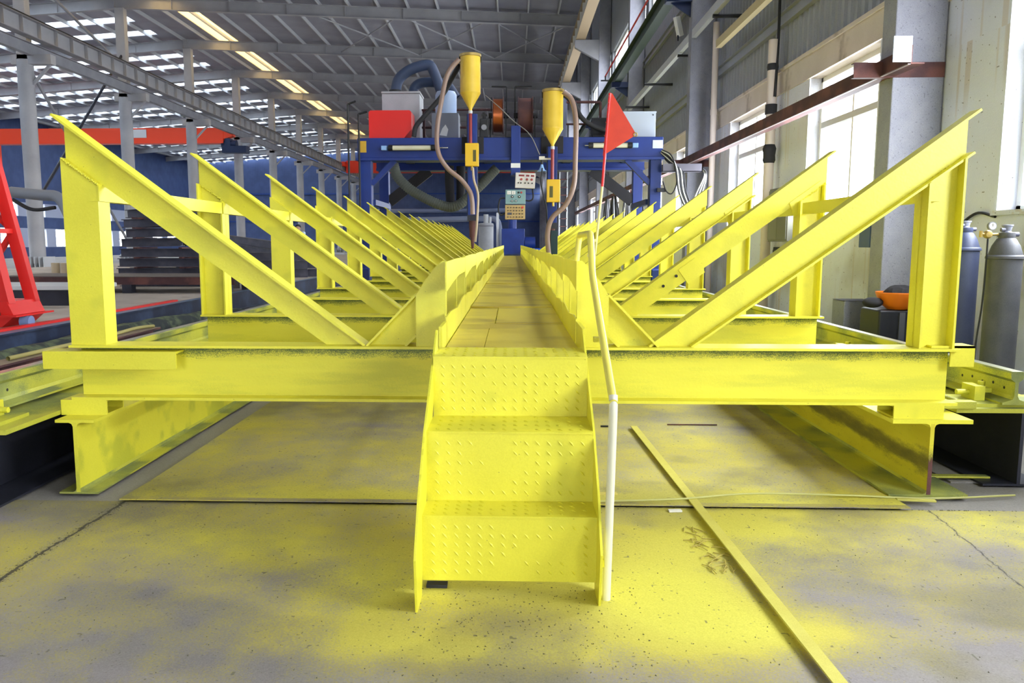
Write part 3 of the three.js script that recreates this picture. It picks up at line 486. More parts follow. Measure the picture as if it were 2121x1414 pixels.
// ------------------------------------------------------------------ walkway
{
  const DY = 0.872, HW = 0.335, w = thing('walkway', 'yellow steel walkway with slotted guard plates between the support frames', 'walkway', [0, 0, 0]);
  const cuts = [-3.9, -5.25, -6.55, -8.4, -10.4, -12.4, -14.5, -16.6, -18.7, -20.8, -22.9, -25, -27.1, -29.2, -31.3, -33.6];
  for (let i = 0; i < cuts.length - 1; i++) {
    const z0 = cuts[i] - 0.002, z1 = cuts[i + 1] + 0.002, lift = [0, 0.004, 0.012, 0.004, 0.01, 0][i] || 0.004;
    if (i === 0) { obj('deck_plate', bx(-HW, -0.142, DY - 0.01, DY, z1, z0), M.deck, w); obj('deck_plate', bx(-0.138, HW, DY - 0.01, DY + 0.001, z1, z0), M.deck, w); }
    else if (i === 1) { obj('deck_plate', bx(-HW, -0.112, DY - 0.01, DY - 0.001, z1, z0 + 0.28), M.deck, w); obj('deck_plate', bx(-0.106, HW, DY - 0.01, DY + 0.003, z1, z0), M.deck, w); }
    else obj('deck_plate', prismX([[z0, DY + lift - 0.012], [z0, DY + lift], [(z0 + z1) / 2, DY + 0.001], [z1, DY + 0.003], [z1, DY - 0.012]], -HW, HW), M.deck, w);
  }
  obj('bearer', [bx(-0.33, -0.27, Y1 + 0.004, DY - 0.012, -33.6, -3.95), bx(0.27, 0.33, Y1 + 0.004, DY - 0.012, -33.6, -3.95)], M.yellow, w);
  for (const s of [-1, 1]) {
    const X0 = s * 0.343, X1 = s * 0.351, x0 = Math.min(X0, X1), x1 = Math.max(X0, X1);
    const seg = s < 0 ? [-4.2, -5.9, -7.7] : [-4.3, -5.45, -7.2]; for (let z = -9.6; z > -33.6; z -= 1.95) seg.push(z); seg.push(-33.6);
    for (let i = 0; i < seg.length - 1; i++) {
      const a = seg[i] - 0.004, b = seg[i + 1] + 0.004, m = (a + b) / 2, top = s < 0 ? 1.012 : 0.995;
      obj('toe_board', prismX([[a, DY - 0.01], [b, DY - 0.01], [b, top + 0.015], [lerp(a, b, 0.8), top + (i % 3 ? 0 : 0.012)], [m, top - 0.016], [lerp(a, b, 0.18), top + 0.006], [a, top]], x0, x1), M.yellow, w);
      const hi = 1.302, lo = 1.165;
      obj('guard_plate', prismX([[a, lo - 0.02], [lerp(a, b, 0.32), lo + 0.012], [lerp(a, b, 0.6), lo + 0.03], [b + 0.05, lo + 0.03], [b, lo + 0.06], [b, hi - 0.006], [m, hi + 0.003], [a, hi]], x0, x1), M.yellow, w);
      for (const t of [0.03, 0.52]) { const z = lerp(a, b, t); obj('guard_post', bx(s * 0.352, s * 0.36, 0.97, lo + 0.06, z - 0.035, z), M.yellow, w); }
    }
  }
  obj('lip_angle', bx(-0.36, -0.343, DY - 0.012, 0.99, -4.19, -3.92), M.yellow, w); obj('lip_angle', bx(0.343, 0.36, DY - 0.012, 0.985, -4.29, -3.92), M.yellow, w);
}
// ------------------------------------------------------------------ stairs with handrail
{
  const s = thing('stairs', 'yellow chequer-plate stairs of three steps with side plates', 'stairs', [0, 0, 0]);
  const wob = (pts) => { const o = []; for (let i = 0; i < pts.length - 1; i++) { const [a, b] = [pts[i], pts[i + 1]], n = Math.max(1, Math.round(Math.hypot(b[0] - a[0], b[1] - a[1]) / 0.03)); for (let k = 0; k < n; k++) o.push([lerp(a[0], b[0], k / n) + (i < 5 ? rr(-0.0022, 0.0022) : 0), lerp(a[1], b[1], k / n)]); } return o; };
  const side = (d) => wob([[-2.9 - d, 0.0], [-2.86 - d, 0.22], [-2.99 - d, 0.41], [-3.23 - d, 0.63], [-3.66 - d, 0.9], [-3.79 - d, 0.985], [-3.815 - d, 0.985], [-3.815 - d, 0.84], [-3.7 - d, 0.8], [-3.12 - d, 0.2], [-3.05 - d, 0.0], [-2.9 - d, 0.0]]);
  obj('side_plate', prismX(side(0), -0.364, -0.355), M.yellow, s); obj('side_plate', prismX(side(0.08), 0.341, 0.35), M.yellow, s);
  const X0 = -0.355, X1 = 0.341, zs = [-3.08, -3.27, -3.58], ys = [[0.052, 0.315], [0.318, 0.612], [0.615, 0.884]], back = [-3.275, -3.585, -3.9];
  function lozenges(n, m, fn, skip) {                               // raised bars of chequer plate, worn away in places
    const out = []; for (let i = 0; i < n; i++) for (let j = 0; j < m; j++) { if (skip(i / n, j / m)) continue; const q = new THREE.OctahedronGeometry(1, 0).scale(0.017, 0.0048, 0.0045).rotateZ(-0.85); out.push(fn(q, (i + 0.5) / n, (j + 0.5) / m)); } return out;
  }
  zs.forEach((z, k) => {
    const [a, b] = ys[k], tilt = (z1, y) => z1;
    const r = obj('riser', bx(X0, X1, a, b, z - 0.007, z), M.yellow, s);
    const wear = (u, v) => { const q = fbm(u + k * 0.37, v + k * 0.21, 4, 3, 50 + k); return q > 0.52 && u > 0.18 && u < 0.86; };
    const p = obj('raised_pattern', lozenges(14, 6, (q, u, v) => q.translate(lerp(X0 + 0.02, X1 - 0.02, u), lerp(a + 0.02, b - 0.02, v), z + 0.0005), wear), M.yellow, r); p.userData.kind = 'stuff';
    const t = obj('tread', bx(X0, X1, b, b + 0.007, back[k], z + 0.004), M.yellow, s);
    const p2 = obj('raised_pattern', lozenges(14, k === 2 ? 5 : 4, (q, u, v) => q.rotateX(-Math.PI / 2).translate(lerp(X0 + 0.02, X1 - 0.02, u), b + 0.0075, lerp(z, back[k], v)), (u, v) => hash(Math.round(u * 14), Math.round(v * 9), k) > 0.9), M.yellow, t); p2.userData.kind = 'stuff';
  });
  obj('handrail', pipe([[0.384, 0.8, -2.98], [0.384, 0.8, -2.98], [0.386, 0.8, -2.98], [0.385, 1.24, -3.86], [0.388, 1.35, -3.96], [0.39, 1.447, -4.05], [0.392, 1.447, -4.72], [0.37, 1.447, -4.72], [0.37, 1.24, -4.7]].filter((p, i) => ![0, 2, 4, 7].includes(i)), 0.0165, 14), std('#e6da5e', 0.35), s);
  obj('handrail_post', pipe([[0.378, 0.0, -3.04], [0.384, 0.795, -2.983], [0.3843, 0.81, -2.99]], 0.0165, 14), std('#dedbc0', 0.35), s);
  obj('bracket', [bx(0.35, 0.38, 0.14, 0.17, -3.06, -3.02), bx(0.35, 0.385, 0.98, 1.0, -3.45, -3.4)], M.yellow, s);
  const foot = obj('steel_bar_offcut', bx(-0.345, -0.26, 0.0, 0.014, -3.16, -3.12), M.darkSteel); tag(foot, 'short dark bar lying on the floor under the bottom step', 'bar');
}
// ------------------------------------------------------------------ flag on the handrail
{
  const f = thing('warning_flag', 'red triangular flag on a thin rod clamped to the handrail', 'flag', [0.412, 1.27, -4.1]);
  const b = [0, 0, 0], m = [0.037, 0.41, 0.01], t = [0.065, 0.86, 0.02];
  obj('pole', tube([b, m], 0.0065, 1, 8), std('#e4da8c', 0.4), f); obj('pole', tube([m, t], 0.007, 1, 8), M.redBright, f);
  const q = [[0.036, 0.56], [0.064, 0.865], [0.078, 0.86], [0.195, 0.67], [0.19, 0.655]];
  const pen = obj('pennant', prism([...q].reverse(), 0.012, 0.015), M.flag, f);
  obj('tip_ring', new THREE.TorusGeometry(0.0085, 0.003, 8, 16).translate(0.195, 0.662, 0.016), M.brassy, pen);
  for (let k = 0; k < 9; k++) { const v = (k + 0.5) / 9; obj('stitch', tube([[lerp(0.036, 0.063, v) + 0.006, lerp(0.565, 0.85, v), 0.018], [lerp(0.036, 0.063, v) - 0.004, lerp(0.565, 0.85, v) + 0.014, 0.03]], 0.0018, 1, 5), M.redTube, pen); }
  obj('clamp', [bx(-0.03, 0.012, 0.06, 0.075, -0.012, 0.012), bx(-0.03, 0.014, 0.135, 0.15, -0.012, 0.012)], std('#e4da8c', 0.4), f);
}

// ================================================================== THE BLUE WELDING GANTRY
{
  const ZF = -14.8, g = thing('welding_gantry', 'blue portal gantry standing on the crane rails across the bed', 'gantry', [0, 0.668, -15.9]), o = 0.668;
  const P = (q) => q.translate(0, -o, 15.9);
  const part = (n, q, m) => obj(n, P(Array.isArray(q) ? join(q) : q), m, g);
  part('front_beam', [rbx(-2.82, 2.7, 2.93, 3.29, -15.15, ZF, 0.012), bx(-2.84, 2.72, 2.885, 2.93, -15.2, ZF + 0.05)], M.blue);
  part('rear_beam', [bx(-2.82, 2.7, 2.93, 3.29, -17.15, -16.85), bx(-2.82, 2.7, 2.885, 2.93, -17.2, -16.8)], M.blue);
  part('deck', bx(-2.7, 2.6, 3.27, 3.3, -16.9, -15.1), M.blueDark);
  for (const x of [-2.1, -0.5, 1.1, 2.3]) part('cross_member', bx(x - 0.08, x + 0.08, 3.02, 3.27, -16.85, -15.15), M.blueDark);
  for (const [x, nm] of [[-2.68, 1], [2.585, 1]]) { part('leg', rbx(x - 0.1, x + 0.1, 0.92, 2.89, -15.05, ZF - 0.02, 0.01), M.blue); part('leg', rbx(x - 0.1, x + 0.1, 0.92, 2.89, -17.1, -16.9, 0.01), M.blue); }
  for (const s of [-1, 1]) {
    const x = s < 0 ? -2.58 : 2.49;
    part('knee_brace', sweep(rect(0.1, 0.09), [x, 2.47, ZF - 0.1], [x - s * 0.43, 2.9, ZF - 0.1]), M.blue);
    part('knee_brace', sweep(rect(0.06, 0.22), [x, 2.25, -16.95], [x - s * 0.85, 2.9, -16.95]), M.softBlack);  // rear brace: shade painted in, black stands for the unlit blue steel
    const xc = s < 0 ? -2.92 : 2.9;
    part('end_carriage', rbx(s < 0 ? xc - 0.1 : 2.48, s < 0 ? -2.57 : xc + 0.1, 0.72, 0.93, -17.5, -14.4, 0.02), M.blue);
    for (const z of [-14.75, -17.15]) part('wheel', cyl([xc - 0.045, 0.785, z], [xc + 0.045, 0.785, z], 0.118, 0.118, 24), M.darkSteel);
    part('side_bar', bx(x - 0.04, x + 0.04, 2.1, 2.2, -16.9, -15.05), M.blue);
  }
  part('gantry_nameplate', rbx(-2.8, -2.655, 3.03, 3.235, ZF, ZF + 0.008, 0.003), std('#c9a12e', 0.5)); part('gantry_nameplate', rbx(2.51, 2.69, 3.085, 3.23, ZF, ZF + 0.008, 0.003), std('#c7cfe6', 0.5));
  part('mast', rbx(-0.03, 0.14, 2.6, 3.48, -14.82, -14.68, 0.01), M.blue); part('mast_label', bx(-0.03, 0.14, 2.74, 2.82, -14.68, -14.676), M.white);
  part('grab_rail', [tube([[-2.9, 0.95, -14.4], [-2.9, 3.82, -14.4], [-2.78, 3.86, -14.4]].slice(0, 2), 0.018, 1, 8), tube([[-2.9, 3.82, -14.4], [-2.76, 3.87, -14.4]], 0.018, 1, 8)], M.black);
  part('grab_rail', [tube([[-2.75, 0.95, -14.6], [-2.75, 3.68, -14.6]], 0.018, 1, 8), tube([[-2.75, 3.68, -14.6], [-2.6, 3.72, -14.6]], 0.018, 1, 8)], M.black);
  part('guard_rail', [tube([[1.0, 4.0, -15.4], [1.63, 4.0, -15.4]], 0.025, 1, 8), tube([[1.63, 3.3, -15.4], [1.63, 4.0, -15.4]], 0.025, 1, 8), tube([[1.0, 3.6, -15.4], [1.63, 3.6, -15.4]], 0.018, 1, 8)], M.rust);
  part('guard_rail', [tube([[-1.78, 3.95, -15.9], [-0.2, 3.95, -15.9]], 0.022, 1, 8), tube([[-1.72, 3.3, -15.9], [-1.72, 3.95, -15.9]], 0.03, 1, 8), tube([[-1.55, 3.3, -15.9], [-1.55, 3.65, -15.9]], 0.03, 1, 8), tube([[-1.78, 3.62, -15.9], [-0.9, 3.62, -15.9]], 0.022, 1, 8)], M.rust);

  // the two welding columns with their hoppers
  const column = (label, x, top, bot, z) => {
    const t = thing('welding_column', label, 'welding head', [x, bot, z]), y = (v) => v - bot;
    obj('slide_column', rbx(-0.085, 0.085, y(bot + 0.55), y(top), -0.08, 0.08, 0.008), M.blue, t);
    obj('guide_rail', bx(-0.1, -0.085, y(bot + 0.6), y(top), -0.02, 0.06), M.navy, t); obj('guide_rail', bx(0.085, 0.095, y(bot + 0.6), y(top), -0.02, 0.06), M.navy, t);
    obj('torch_body', [cyl([0, y(bot + 0.2), 0.02], [0, y(bot + 0.6), 0.02], 0.055, 0.07), cyl([0, y(bot), 0.02], [0, y(bot + 0.2), 0.02], 0.022, 0.04)], M.rust, t);
    obj('torch_clamp', [bx(-0.09, 0.09, y(bot + 0.5), y(bot + 0.6), -0.06, 0.1)], M.darkSteel, t);
    obj('drive_box', rbx(-0.2, 0.2, y(3.0), y(3.3), -0.16, -0.085, 0.01), M.softBlack, t);
    return t;
  };
  column('blue welding column left of the control panels', -0.72, 3.68, 1.3, -14.7);
  column('blue welding column right of the control panels', 0.71, 3.1, 1.16, -14.66);
  { const b = obj('wire_feeder_box', rbx(0.69, 0.81, 1.2, 1.62, -14.6, -14.45, 0.006), std('#12343c', 0.5)); tag(b, 'dark teal box low on the right welding column', 'box'); }
  const hop = (label, x, y0, yc, y1, r, z) => {
    const t = thing('flux_hopper', label, 'hopper', [x, y0, z], 'yellow flux hoppers');
    obj('hopper_body', lathe([[0.02, 0], [0.028, 0.02], [0.03, 0.05], [r, yc - y0], [r + 0.004, yc - y0 + 0.01], [r, yc - y0 + 0.03], [r - 0.002, y1 - y0], [0, y1 - y0]], 32), M.hopper, t);
    obj('lid', lathe([[0, y1 - y0 + 0.03], [r * 0.9, y1 - y0 + 0.02], [r + 0.012, y1 - y0 + 0.012], [r + 0.012, y1 - y0 - 0.03], [r, y1 - y0 - 0.035]], 32), M.brassy, t);
    obj('latch', [bx(r - 0.005, r + 0.02, y1 - y0 - 0.12, y1 - y0 - 0.02, -0.015, 0.015), bx(-r - 0.02, -r + 0.005, y1 - y0 - 0.12, y1 - y0 - 0.02, -0.015, 0.015)], M.rubber, t);
    obj('outlet_collar', lathe([[0.03, -0.03], [0.036, -0.03], [0.036, 0.02], [0.03, 0.02]], 16), M.lightGrey, t);
    return t;
  };
  const h1 = hop('taller yellow flux hopper on the left of the wire reels', -0.745, 3.69, 4.0, 4.65, 0.178, -14.48);
  const h2 = hop('lower yellow flux hopper on the right of the wire reels', 0.7, 3.06, 3.37, 4.03, 0.178, -14.4);
  obj('drop_tube', cyl([0, -0.54, 0], [0, 0, 0], 0.03), M.redTube, h1); obj('drop_tube', cyl([0, -0.55, 0], [0, 0, 0], 0.03), M.redTube, h2);
  const ybox = (label, x0, x1, y0, y1, z, slot) => {
    const t = thing('valve_box', label, 'box', [(x0 + x1) / 2, y0, z], 'yellow valve boxes under the hoppers'), w = (x1 - x0) / 2, h = y1 - y0;
    obj('box_body', rbx(-w, w, 0, h, -0.09, 0.06, 0.012), M.tagYellow, t); obj('label_plate', bx(slot[0], slot[1], h * 0.2, h * 0.7, 0.06, 0.063), std('#5a5423', 0.6), t);
    obj('nozzle', cyl([0, -0.07, 0], [0, 0, 0], 0.02), M.hopper, t); return t;
  };
  ybox('yellow valve box under the taller hopper', -0.84, -0.6, 2.75, 3.15, -14.5, [0.02, 0.075]); ybox('yellow valve box under the lower hopper', 0.605, 0.84, 2.115, 2.51, -14.42, [-0.07, -0.01]);
  const hose = (label, pts, r, m, z) => { const q = obj('hose', tube(pts.map(([x, y, dz = 0]) => [x, y, z + dz]), r, 60, 10), m); return tag(q, label, 'hose'); };
  hose('thick brown hose looping from the taller hopper down to the left torch', [[-0.93, 4.55], [-1.13, 4.3], [-1.24, 3.85], [-1.32, 3.35], [-1.3, 2.97], [-1.14, 2.7], [-0.9, 2.5], [-0.75, 2.3], [-0.71, 2.14], [-0.7, 1.9]], 0.042, M.hose, -14.3);
  hose('dark hose sagging from the taller hopper behind the brown hose', [[-0.95, 4.53, 0.2], [-1.11, 4.32], [-1.29, 4.03], [-1.6, 3.69], [-1.76, 3.5], [-1.8, 3.32]], 0.045, M.rubber, -14.9);
  hose('pale thin hose running down beside the left torch', [[-0.7, 2.72], [-0.68, 2.5], [-0.61, 2.25], [-0.62, 1.9], [-0.64, 1.6], [-0.66, 1.42]], 0.022, std('#b9a58a', 0.5), -14.4);
  hose('thick brown hose looping from the lower hopper down to the right torch', [[0.87, 3.98], [1.01, 3.85], [1.09, 3.49], [1.09, 2.87], [1.07, 2.4], [0.93, 2.06], [0.7, 1.84], [0.62, 1.55], [0.65, 1.14]], 0.045, M.hose, -14.25);
  hose('dark hose running from the lower hopper to the right-hand cabinet', [[0.8, 4.08, 0.4], [1.11, 3.89], [1.23, 3.67], [1.42, 3.52], [1.74, 3.4]], 0.045, M.rubber, -14.95);
  hose('ribbed grey duct hanging in a curve under the gantry', [[-2.3, 2.93], [-2.2, 2.64], [-1.82, 2.33], [-1.17, 2.09], [-0.71, 2.42], [-0.3, 2.83]], 0.095, M.hoseGrey, -15.7);
  { const ribs = scene.getObjectByName('hose_005'), c = curve([[-2.3, 2.93, -15.7], [-2.2, 2.64, -15.7], [-1.82, 2.33, -15.7], [-1.17, 2.09, -15.7], [-0.71, 2.42, -15.7], [-0.3, 2.83, -15.7]]); const rg = []; for (let k = 1; k < 60; k++) { const p = c.getPointAt(k / 60), t = c.getTangentAt(k / 60), q = new THREE.TorusGeometry(0.096, 0.006, 5, 14); q.lookAt(t); q.translate(p.x, p.y, p.z); rg.push(q); } const w = obj('wire_ribs', rg, M.hoseGrey, ribs); w.userData.kind = 'stuff'; }
  hose('black duct hanging straight down under the gantry', [[-1.24, 2.9], [-1.24, 2.6], [-1.22, 2.2]], 0.09, M.softBlack, -16.0); hose('black duct hanging next to the straight one under the gantry', [[-1.02, 2.9], [-1.02, 2.6], [-1.03, 2.2]], 0.09, M.softBlack, -16.1);
  hose('dark blue duct arching over the grey cabinet to the cyclone', [[-2.25, 4.24], [-2.18, 4.5], [-1.95, 4.68], [-1.62, 4.76], [-1.5, 4.62], [-1.33, 4.15]], 0.1, M.duct, -15.75); hose('dark blue duct lying lower behind the arching one', [[-1.95, 4.24], [-1.9, 4.42], [-1.7, 4.5], [-1.3, 4.45], [-1.1, 4.2]], 0.095, M.duct, -16.05);

  // cabinets and machines standing on the gantry
  { const t = thing('power_cabinet', 'bright red cabinet standing on the left end of the gantry', 'cabinet', [-2.24, 3.3, -15.2]); obj('body', prism([[-0.39, 0], [0.25, 0], [0.39, 0.16], [0.39, 0.47], [0.36, 0.5], [-0.36, 0.5], [-0.39, 0.47]], -0.25, 0.25), M.redBright, t); obj('foot', bx(-0.4, -0.36, 0.05, 0.4, -0.2, 0.2), M.black, t); }
  { const t = thing('dust_collector', 'pale grey cabinet behind the red one with two round duct collars', 'cabinet', [-2.12, 3.3, -15.85]); obj('body', rbx(-0.36, 0.36, 0, 0.9, -0.35, 0.3, 0.01), M.paleBox, t); obj('lid', rbx(-0.37, 0.37, 0.905, 0.945, -0.36, 0.31, 0.01), M.paleBox, t); obj('collar', cyl([-0.13, 0.94, 0.1], [-0.13, 1.0, 0.1], 0.12), M.black, t); obj('collar', cyl([0.17, 0.94, -0.2], [0.17, 1.0, -0.2], 0.12), M.black, t); }
  { const t = thing('cyclone', 'pale blue cyclone drum on a grey box beside the taller hopper', 'drum', [-1.25, 3.3, -15.4]); obj('base_box', rbx(-0.25, 0.25, 0, 0.48, -0.2, 0.25, 0.008), std('#6b7080', 0.5), t); obj('drum', lathe([[0.2, 0.48], [0.2, 0.84], [0.17, 0.9], [0.06, 0.92], [0, 0.92]], 28), std('#9fb4d8', 0.4), t); obj('paint_patch', prism([[-0.1, 0.08], [0.03, 0.06], [0.06, 0.18], [0.01, 0.27], [-0.05, 0.2]], 0.25, 0.254), M.lightGrey, t); }
  { const t = thing('flux_drum', 'grey drum standing behind the lower hopper', 'drum', [0.83, 3.3, -15.6]); obj('drum_body', lathe([[0.2, 0], [0.2, 0.86], [0.17, 0.93], [0, 0.96]], 28), std('#7b8199', 0.5), t); obj('band', lathe([[0.2, 0.78], [0.21, 0.78], [0.21, 0.82], [0.2, 0.82]], 28), std('#5d6276', 0.5), t); }
  { const t = thing('electric_cabinet', 'light grey cabinet on the right end of the gantry behind the flag', 'cabinet', [2.2, 3.3, -15.3]); obj('body', rbx(-0.39, 0.39, 0, 0.45, -0.3, 0.3, 0.008), std('#b3bcc9', 0.4), t); obj('lid', rbx(-0.4, 0.4, 0.44, 0.465, -0.31, 0.31, 0.006), std('#b3bcc9', 0.4), t); obj('screw', cyl([0.34, 0.4, 0.3], [0.34, 0.4, 0.306], 0.012), M.darkSteel, t); }
  { const t = thing('motor', 'black motor beside the right-hand cabinet on the gantry', 'motor', [1.62, 3.3, -15.3]); obj('casing', cyl([-0.16, 0.2, 0], [0.16, 0.2, 0], 0.2, 0.2, 20), M.rubber, t); obj('mount', bx(-0.15, 0.15, 0, 0.1, -0.15, 0.15), M.rubber, t); }
  const reel = (label, x, w, r, m) => {
    const t = thing('wire_reel', label, 'reel', [x, 3.3, -15.2], 'welding wire reels on the gantry'), y = 0.43;
    obj('wire_coil', cyl([-w / 2 + 0.012, y, 0], [w / 2 - 0.012, y, 0], r - 0.03, r - 0.03, 32), m, t);
    for (const s of [-1, 1]) obj('flange', cyl([s * w / 2 - 0.006, y, 0], [s * w / 2 + 0.006, y, 0], r, r, 32), M.rust, t);
    obj('hub', cyl([-w / 2 - 0.08, y, 0], [w / 2 + 0.1, y, 0], 0.05, 0.05, 16), M.rubber, t);
    obj('stand', [bx(-w / 2 - 0.06, -w / 2 - 0.035, 0, y, -0.05, 0.05), bx(w / 2 + 0.035, w / 2 + 0.06, 0, y, -0.05, 0.05)], M.black, t);
    const s = x < 0 ? 1 : -1; obj('wire_guide', [tube([[s * (w / 2 + 0.06), y, 0], [s * (w / 2 + 0.06), 0.95, 0]], 0.012, 1, 6), tube([[s * (w / 2 + 0.06), 0.95, 0], [-s * 0.12, 0.955, 0]], 0.012, 1, 6), tube([[-s * (w / 2 + 0.03), 0.75, 0.05], [-s * (w / 2 + 0.03), 0.5, 0.05]], 0.01, 1, 6)], M.black, t);
    return t;
  };
  reel('copper-coloured wire reel next to the taller hopper', -0.27, 0.19, 0.33, M.copper); reel('dark red-brown wire reel next to the lower hopper', 0.23, 0.26, 0.34, M.rust);
  { const t = thing('wire_feeder', 'small dark wire feeder between taller hopper and copper reel', 'feeder', [-0.52, 3.3, -15.0]); obj('body', rbx(-0.08, 0.08, 0, 0.34, -0.1, 0.1, 0.02), M.rubber, t); obj('roller', cyl([0, 0.18, 0.1], [0, 0.18, 0.13], 0.05), M.grey, t); obj('straightener', [cyl([0, 0.34, 0], [0, 0.46, 0], 0.03), bx(-0.05, 0.05, 0.4, 0.43, -0.03, 0.03)], M.rubber, t); }
  hose('thin grey welding wire arching from the copper reel to the mast', [[-0.5, 4.05], [-0.2, 3.75, 0.3], [0.0, 3.55, 0.35], [0.3, 3.3, 0.4], [0.48, 2.95, 0.4]], 0.008, std('#8b8682', 0.4), -14.9);

  // control panels hanging from the mast
  const panel = (label, x0, x1, y0, y1, z, tilt, mat, deco) => { const t = thing('control_panel', label, 'control panel', [(x0 + x1) / 2, y0, z]); const w = (x1 - x0) / 2, h = y1 - y0; obj('case', rbx(-w, w, 0, h, -0.1, 0, 0.008), mat, t); t.rotation.z = tilt; deco(t, w, h); return t; };
  const knob = (t, x, y, r, m, n = 'knob') => obj(n, [cyl([x, y, 0], [x, y, 0.02], r, r * 0.85, 14)], m, t);
  panel('white control panel with red displays hanging from the mast', 0.045, 0.4, 2.37, 2.64, -14.55, -0.04, std('#d8d2cc', 0.5), (t, w, h) => { for (const [a, b] of [[-0.12, -0.02], [0.01, 0.07], [0.095, 0.155]]) obj('display', bx(a, b, h - 0.065, h - 0.035, 0, 0.003), std('#7e1414', 0.25), t); for (const x of [-0.07, 0.03, 0.115]) knob(t, x, 0.155, 0.022, std('#a23a34', 0.4)); for (const x of [-0.12, -0.075, 0.0, 0.06, 0.125]) knob(t, x, 0.09, 0.013, M.black, 'button'); });
  panel('grey-green control panel with two square meters', -0.125, 0.235, 2.09, 2.345, -14.55, 0, M.cyanGrey, (t, w, h) => { for (const x of [-0.115, -0.035]) { const m = obj('meter', rbx(x - 0.034, x + 0.034, h - 0.085, h - 0.022, 0, 0.014, 0.004), M.white, t); obj('needle', bx(x - 0.002, x + 0.002, h - 0.075, h - 0.04, 0.014, 0.016), M.black, m); } for (const [x, y, r, m] of [[0.055, h - 0.05, 0.018, M.black], [0.105, h - 0.05, 0.018, std('#b02a22', 0.4)], [-0.055, 0.13, 0.024, M.black], [0.07, 0.13, 0.024, M.black], [-0.06, 0.055, 0.022, std('#3c4a4a', 0.4)], [0.01, 0.055, 0.022, std('#3c4a4a', 0.4)]]) knob(t, x, y, r, m); for (const [x, y] of [[-0.055, 0.13], [0.07, 0.13], [-0.06, 0.055], [0.01, 0.055]]) obj('knob_cap', cyl([x, y, 0.02], [x, y, 0.024], 0.01), M.white, t); });
  panel('tan control panel with rows of buttons under the grey-green one', -0.13, 0.23, 1.82, 2.075, -14.55, 0, M.tan, (t, w, h) => { for (let r = 0; r < 4; r++) for (let c = 0; c < 6; c++) { if (r === 2 && c < 2) continue; const red = r === 0 && c === 5; knob(t, -0.13 + c * 0.052, h - 0.045 - r * 0.056, red ? 0.02 : 0.012, red ? std('#d8331f', 0.4) : (c + r) % 3 ? std('#5d5034', 0.5) : std('#2c2c30', 0.5), 'button'); } obj('display', bx(-0.14, -0.06, h - 0.175, h - 0.135, 0, 0.003), std('#2b2733', 0.25), t); });
  hose('black cable looping from the control panels on the left', [[-0.13, 2.2], [-0.22, 2.18], [-0.25, 2.0], [-0.21, 1.9], [-0.13, 1.93]], 0.014, M.rubber, -14.6); hose('black cable hanging between the white and grey-green panels', [[0.36, 2.36], [0.37, 2.2], [0.31, 2.15], [0.23, 2.16]], 0.014, M.rubber, -14.6); hose('black cable hanging beside the right welding column', [[0.52, 2.7], [0.5, 2.45], [0.55, 2.2], [0.6, 2.0], [0.62, 1.6], [0.64, 1.3]], 0.014, M.rubber, -14.3);
  { const t = thing('blue_horn', 'small pale blue horn left of the right column', 'lamp', [0.52, 2.66, -14.5]); obj('horn', lathe([[0.02, 0.12], [0.03, 0.08], [0.05, 0.03], [0.09, 0]], 20), M.paleBlue, t); obj('socket', cyl([0, 0.12, 0], [0, 0.2, 0], 0.022), M.rubber, t); obj('clamp', [bx(-0.05, 0.05, 0.2, 0.26, -0.02, 0.02), bx(0.03, 0.2, 0.2, 0.23, -0.02, 0.02)], std('#d9d2c0', 0.4), t); }  // a small funnel-shaped horn, not a source of light
  const pneu = (label, x0, x1, y, rodTo, ear) => { const t = thing('pneumatic_cylinder', label, 'cylinder', [x0, y, -14.71]), L = x1 - x0; obj('barrel', cyl([0, 0, 0], [L, 0, 0], 0.042, 0.042, 20), std('#d6d2b8', 0.3), t); obj('end_cap', cyl([-0.07, 0, 0], [0.01, 0, 0], 0.05, 0.05, 16), M.black, t); obj('end_cap', cyl([L - 0.01, 0, 0], [L + 0.07, 0, 0], 0.05, 0.05, 16), M.black, t); obj('rod', cyl([rodTo < 0 ? rodTo : L, 0, 0], [rodTo < 0 ? 0 : L + rodTo, 0, 0], 0.012), M.chrome, t); obj('clevis', rbx(ear - 0.05, ear + 0.05, -0.04, 0.04, -0.09, 0.02, 0.008), M.paleBlue, t); obj('tie_rod', [cyl([-0.07, 0.05, 0], [L + 0.07, 0.05, 0], 0.006), cyl([-0.07, -0.05, 0], [L + 0.07, -0.05, 0], 0.006)], M.darkSteel, t); return t; };
  pneu('pale pneumatic cylinder on the left half of the gantry beam', -2.17, -1.46, 3.1, 0.3, -0.15); pneu('pale pneumatic cylinder on the gantry beam behind the flag', 1.43, 2.06, 3.13, -0.14, 0.76);
  // cable arm on the right leg
  { const t = new THREE.Group(); t.name = 'cable_tray'; t.position.set(2.7, 2.66 - o, -14.75 + 15.9); g.add(t); obj('tray', [bx(-0.02, 0.68, 0, 0.012, -0.1, 0.1), bx(-0.02, 0.68, 0, 0.14, 0.09, 0.1), bx(-0.02, 0.68, 0, 0.14, -0.1, -0.09)], std('#5b5864', 0.5), t); obj('end_plate', bx(0.665, 0.68, 0, 0.14, -0.1, 0.1), std('#7b7884', 0.5), t); obj('bracket', bx(-0.1, 0.05, -0.35, -0.28, -0.04, 0.04), M.black, t); }
  const cable = (pts, m) => { const q = obj('cable', tube(pts, 0.013, 24, 6), m); return tag(q, m === M.white ? 'pale cable hanging from the cable arm on the gantry' : 'dark cable hanging from the cable arm on the gantry', 'cable', m === M.white ? 'pale cables on the cable arm' : 'dark cables on the cable arm'); };
